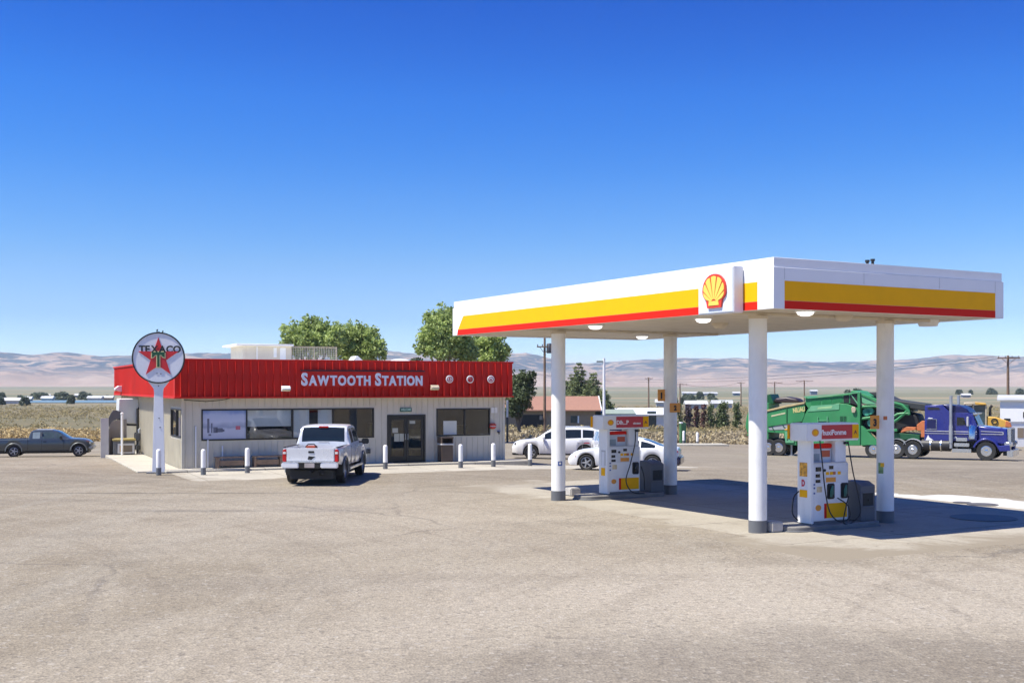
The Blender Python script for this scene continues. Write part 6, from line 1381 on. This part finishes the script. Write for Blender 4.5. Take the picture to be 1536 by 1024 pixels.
def boxbuilding(name, lb, x0, x1, Y, top, depth, wall, parts, roofm='ltgrey'):
    xa, xb = (x0-768)/F*Y, (x1-768)/F*Y; L = xb-xa; xc = (xa+xb)/2; z0 = gz(xc, Y)-.06; o = thing(name, lb, 'building', (xc, Y, z0)); hh = CH-(top-YH)/F*Y-z0
    mb = MB(); mb.box((-L/2, 0, -.3), (L/2, depth, hh)); mb.build('wall', wall, o); mb = MB(); mb.prism([(-.25, hh+.002), (depth+.25, hh+.35), (depth+.25, hh+.47), (-.25, hh+.14)], -L/2-.25, L/2+.25, axis='x'); mb.build('roof', roofm, o)
    for nm, m, ax, bx, za, zb in parts: mb = MB(); mb.box((ax*L-L/2, -.05, za), (bx*L-L/2, -.004, zb)); mb.build(nm, m, o)
    o.rotation_euler.z = R(-23); o.location.y -= 1.0
    return o
boxbuilding('white_building', 'plain white building at the right edge behind the semi nose', 1497, 1590, 104, 601, 9, 'white_clean', (('window', 'carglass', .06, .15, 1.5, 2.1), ('window', 'carglass', .34, .48, 2.2, 2.7), ('door', 'farblue', .24, .3, -.1, 1.0), ('window', 'blind', .32, .5, .2, .9)), 'palewhite')
wl = thing('white_block_wall', 'white block wall with brown openings behind the semi nose', 'wall', at(1530, 670, 92)); wl.location.z = gz(wl.location.x, 92)
mb = MB(); mb.box((-1.6, 0, -.2), (4, .3, 1.9)); mb.build('wall', 'white_clean', wl); mb = MB(); mb.box((-1.65, -.05, 1.902), (4.05, .35, 2.0)); mb.build('coping', 'ltgrey', wl); mb = MB(); mb.box((-.9, -.02, .6), (-.5, -.004, 1.4)); mb.box((-.2, -.02, .7), (.3, -.004, 1.5)); mb.build('opening', 'houseWall', wl)
# distant town
k = 0
for px0, px1, base, top, Y, m, lb in ((62, 78, 601, 595.5, 450, 'palewhite', 'far white shed left of the lone round tree'), (66, 74, 598, 594, 560, 'palewhite', 'far white house behind the white shed at the left'), (131, 151, 600, 595, 460, 'palewhite', 'long far white shed right of the lone round tree'), (154, 168, 600, 595.5, 470, 'houseWall', 'far brown shed beside the store fascia'),
       (34, 46, 601, 597, 430, 'farblue', 'far slate shed at the left of the distant town'), (2, 30, 606, 602, 380, 'palewhite', 'long low pale building at the left edge of the plain'), (112, 122, 597, 593, 600, 'farblue', 'far slate house just right of the lone round tree'),
       (985, 1000, 604, 598, 330, 'palewhite', 'far white shed behind the white building'), (1024, 1036, 591, 587, 800, 'palewhite', 'farther white building on the plain between the middle columns'), (1036, 1052, 591, 587.5, 820, 'palewhite', 'broad far white building on the plain between the middle columns'), (1056, 1076, 592, 588.5, 780, 'palewhite', 'long far white building on the plain left of the near left column'),
       (1030, 1060, 606, 601, 300, 'palewhite', 'pale far roof above the dark red shrub'), (1070, 1098, 605, 600.5, 310, 'palewhite', 'pale far roof above the olive green shrubs'), (1100, 1110, 590, 587, 760, 'farblue', 'tiny far slate house left of the near left column'), (1216, 1226, 588.5, 584, 820, 'farblue', 'tiny far slate house above the green machine'), (1444, 1456, 596.5, 592, 620, 'farblue', 'tiny far slate house above the blue sleeper')):
    xa, xb = (px0-768)/F*Y, (px1-768)/F*Y; L = xb-xa; z0 = gz(0, Y)-.2; hh = max(2.2, (base-top)/F*Y); zb = CH-(base-YH)/F*Y
    o = thing('far_building', lb, 'building', ((xa+xb)/2, Y, z0), 0, 'far buildings on the plain'); d = L*.6
    hh = max(hh*.6, CH-(top-YH)/F*Y-z0-.9)*.92
    MB().box((-L/2, 0, 0), (L/2, d, hh)).build('wall', m, o); mb = MB(); mb.prism([(-.4, hh), (d/2, hh+.9), (d+.4, hh)], -L/2-.4, L/2+.4, axis='x'); mb.build('roof', 'ltgrey' if k % 2 else 'palewhite', o); k += 1
o = MB().box((-120, 0, -.2), (150, 60, .12)).build('water', mat('lake_water', (.16, .24, .26), .35, var=.1), loc=(-270, 395, gz(0, 400)+.1)); tag(o, kind='structure')

# ------------------------------------------------------------------ poles, lamps, wires, posts
def utility(lb, px, top, Y, hgt=None, arm=2.4, arms=1, transformer=False, r=.14, rz=0, armdrop=.35):
    x = (px-768)/F*Y; z0 = gz(x, Y)-.06; H_ = hgt or at(px, top, Y).z-z0; o = thing('utility_pole', lb, 'pole', (x, Y, z0), rz, 'utility poles')
    MB().rod((0, 0, -.3), (0, 0, H_), r*1.15, r*.75, 10).build('pole', 'polewood', o)
    for k in range(arms):
        z = H_-armdrop-k*1.1; mb = MB(); mb.box((-arm/2, -r-.09, z), (arm/2, -r+.02, z+.12)); mb.rod((-arm*.3, -r-.03, z), (0, -r, z-.6), .025, n=5); mb.rod((arm*.3, -r-.03, z), (0, -r, z-.6), .025, n=5); a = mb.build('crossarm', 'polewood', o); mb = MB()
        for f in (-.45, -.15, .15, .45): mb.lathe([(.03, 0), (.06, .06), (.035, .1), (.06, .16), (0, .2)], 8, Matrix.Translation((arm*f, -r-.03, z+.12)))
        mb.build('insulator', 'bin', a)
    if transformer:
        for s, z in ((.42, H_-3.3),): mb = MB(); mb.lathe([(.2, 0), (.24, .05), (.24, .85), (.18, .95), (0, .97)], 14, Matrix.Translation((s, 0, z))); mb.build('transformer', 'bin', o)
        mb = MB(); mb.rbox((-.5, -.2, 1.5), (-.2, -.1, 1.9), .02); mb.build('meter_box', 'bin', o)
    return o, Vector((x, Y, z0+H_))
_, A1 = utility('wooden utility pole with a grey transformer between the store and the canopy column', 817, 500, 112, 11.2, 1.5, 1, True, .13, 0, 2.75)
_, A2 = utility('wooden utility pole with one crossarm behind the white building at the right', 1512, 533, 125, None, 2.4, 1, False, .16)
_, A3 = utility('small far utility pole left of the far right column', 973, 566, 300, None, 2, 1, False, .2)
_, A4 = utility('small far utility pole with a crossarm right of the far right column', 1020, 575, 330, None, 4, 1, False, .2)
_, A5 = utility('thin far utility pole just left of the near left column', 1111.5, 573, 360, None, 2.4, 1, False, .2)
_, A6 = utility('far utility pole with a wide crossarm left of the green hopper', 1162, 572.5, 340, None, 4.5, 1, False, .2)
_, A7 = utility('far utility pole with a crossarm above the green hopper', 1206.5, 570, 340, None, 5, 1, False, .2)
def wire(lb, P, Q, sag, r=.018):
    pts = [P+(Q-P)*t-Vector((0, 0, sag*4*t*(1-t))) for t in np.linspace(0, 1, 22)]; c = pts[0].copy(); o = MB().tube([p-c for p in pts], r, 5).build('power_line', 'black', loc=c); tag(o, lb, 'wire')
wire('power line hung from the left end of the right pole crossarm', A2+Vector((-1.1, -.2, -.1)), A2+Vector((-60, 190, 2)), 3); wire('power line hung from the right end of the right pole crossarm', A2+Vector((1.1, -.2, -.1)), A2+Vector((-56, 190, 2)), 3.4)
wire('far power line strung between the poles above the green hopper', A6, A7, 1.0, .03); wire('far power line strung between the middle columns', A4, A5, 1.2, .03)
p = at(906, 622, 92); z0 = gz(p.x, 92); o = thing('light_pole', 'tall slim white light pole behind the far pump', 'lamp post', (p.x, 92, z0)); Ht = at(906, 537, 92).z-z0
MB().rod((0, 0, 0), (0, 0, Ht), .12, .1, 12).build('pole', 'white', o); mb = MB(); mb.rbox((-.6, -.1, Ht-.32), (-.05, .1, Ht-.22), .03); mb.build('lamp_head', 'darkmetal', o); MB().lathe([(.2, 0), (.2, .25), (.13, .3)], 14).build('base', 'ltgrey', o)
p = G(761, 663.5); o = thing('thin_post', 'thin dark post with a white top just right of the store wall', 'post', p); Ht = at(761, 600, p.y).z-p.z
MB().rod((0, 0, -.1), (0, 0, Ht*.6), .085, .085, 10).build('pole', 'darkmetal', o); MB().rod((0, 0, Ht*.6), (0, 0, Ht), .085, .085, 10).build('upper_pole', 'ltgrey', o)
p = G(1024, 664.5); o = thing('green_dispenser', 'green post box standing beyond the far right column', 'post', p, R(15)); k = p.y/F
MB().rbox((-.23, -.2, 0), (.23, .2, 31*k), .05).build('body', 'postgreen', o); MB().rbox((-.24, -.22, 29.5*k), (-.06, .21, 32*k), .02).build('lamp', 'white', o)
for px, py, h, lb in ((1025.5, 666, 20, 'white bollard standing against the green post box'), (1046, 667, 19, 'white bollard right of the green post box'), (1022, 667, 15, '')):
    if not lb: continue
    q = G(px, py); c = copy_tree(proto); c.location = q; c['label'] = lb; c['group'] = 'white bollards by the green post box'; s = h*q.y/F/.965; c.scale = (1.1, 1.1, s)
k = G(1035, 668); fr = Frame(k.x, k.y, 6, k.z); o = MB().rbox((-2.6, -1.0, -.3), (2.8, 1.2, .1), .03).build('kerb_island', 'concrete_walk', loc=(k.x, k.y+.3, k.z), rz=R(4)); tag(o, kind='structure')

# ------------------------------------------------------------------ yellow loader behind the semi
Yl = 86; xl = (1472-768)/F*Yl; LF = Frame(xl, Yl, -20, gz(xl, Yl)); t = thing('wheel_loader', 'yellow wheel loader parked behind the blue semi tractor', 'loader', LF.o, LF.rz)
def lp(px, py): q = onplane(LF, px, py, 1, 0); return (q.x, q.z)
def lpr(name, m, pxs, y0, y1, bv=.03): return MB().prism([lp(*q) for q in pxs], y0, y1).build(name, m, t, bevel=bv)
lpr('cab_glass', 'carglass_clear', [(1451, 640), (1450, 608), (1478, 607), (1480, 640)], .3, 1.7, .02)
mb = MB()
for a in (1447, 1459, 1478):
    for y in (.22, 1.72): mb.prism([lp(a, 642), lp(a, 606), lp(a+2.2, 606), lp(a+2.2, 642)], y, y+.09)
mb.build('cab_post', 'tan', t, bevel=.01)
lpr('cab_roof', 'tan', [(1446, 606.5), (1447, 603.8), (1463, 603.5), (1463, 606.5)], .1, 1.9); lpr('roof_front', 'loader', [(1463.2, 607), (1463.2, 603), (1479, 604.5), (1480, 607)], .1, 1.9)
lpr('hood', 'loader', [(1480.5, 656), (1480, 624), (1496, 626), (1514, 632), (1518, 640), (1517, 656)], .3, 1.7, .08); lpr('rear_grille', 'rust', [(1508, 640), (1509, 631), (1516, 633.5), (1518.5, 641)], .25, 1.75, .02)
MB().tube([(lp(1486, 624)[0], .9, lp(1486, 624)[1]), (lp(1486, 612)[0], .9, lp(1486, 612)[1]), (lp(1489, 608)[0], .9, lp(1489, 608)[1])], .1, 8).build('exhaust', 'black', t)
mb = MB(); a = lp(1492, 632); mb.lathe([(.16, 0), (.24, 0), (.24, .05), (.16, .05)], 16, Matrix.Translation((a[0], .29, a[1])) @ Matrix.Rotation(R(90), 4, 'X'), True); mb.build('badge', 'blackgloss', t)
lpr('chassis', 'darkmetal', [(1436, 668), (1436, 648), (1518, 650), (1518, 668)], .4, 1.6)
for px in (1440, 1500):
    a = lp(px, 650)
    for y in (.1, 1.9): T = Matrix.Translation((a[0], y, .75)) @ Matrix.Rotation(R(90), 4, 'X'); w = MB().lathe([(.4, -.25), (.7, -.28), (.75, -.2), (.75, .2), (.7, .28), (.4, .25)], 28, T, True).build('wheel', 'tyre', t); MB().lathe([(.41, .15), (.2, .2), (0, .2), (0, -.2), (.41, -.2)], 20, T).build('rim', 'loader', w)
MB().prism([lp(1405, 672), lp(1405, 650), lp(1412, 646), lp(1436, 652), lp(1436, 656), lp(1415, 672)], .0, 2.0).build('bucket', 'darkmetal', t)
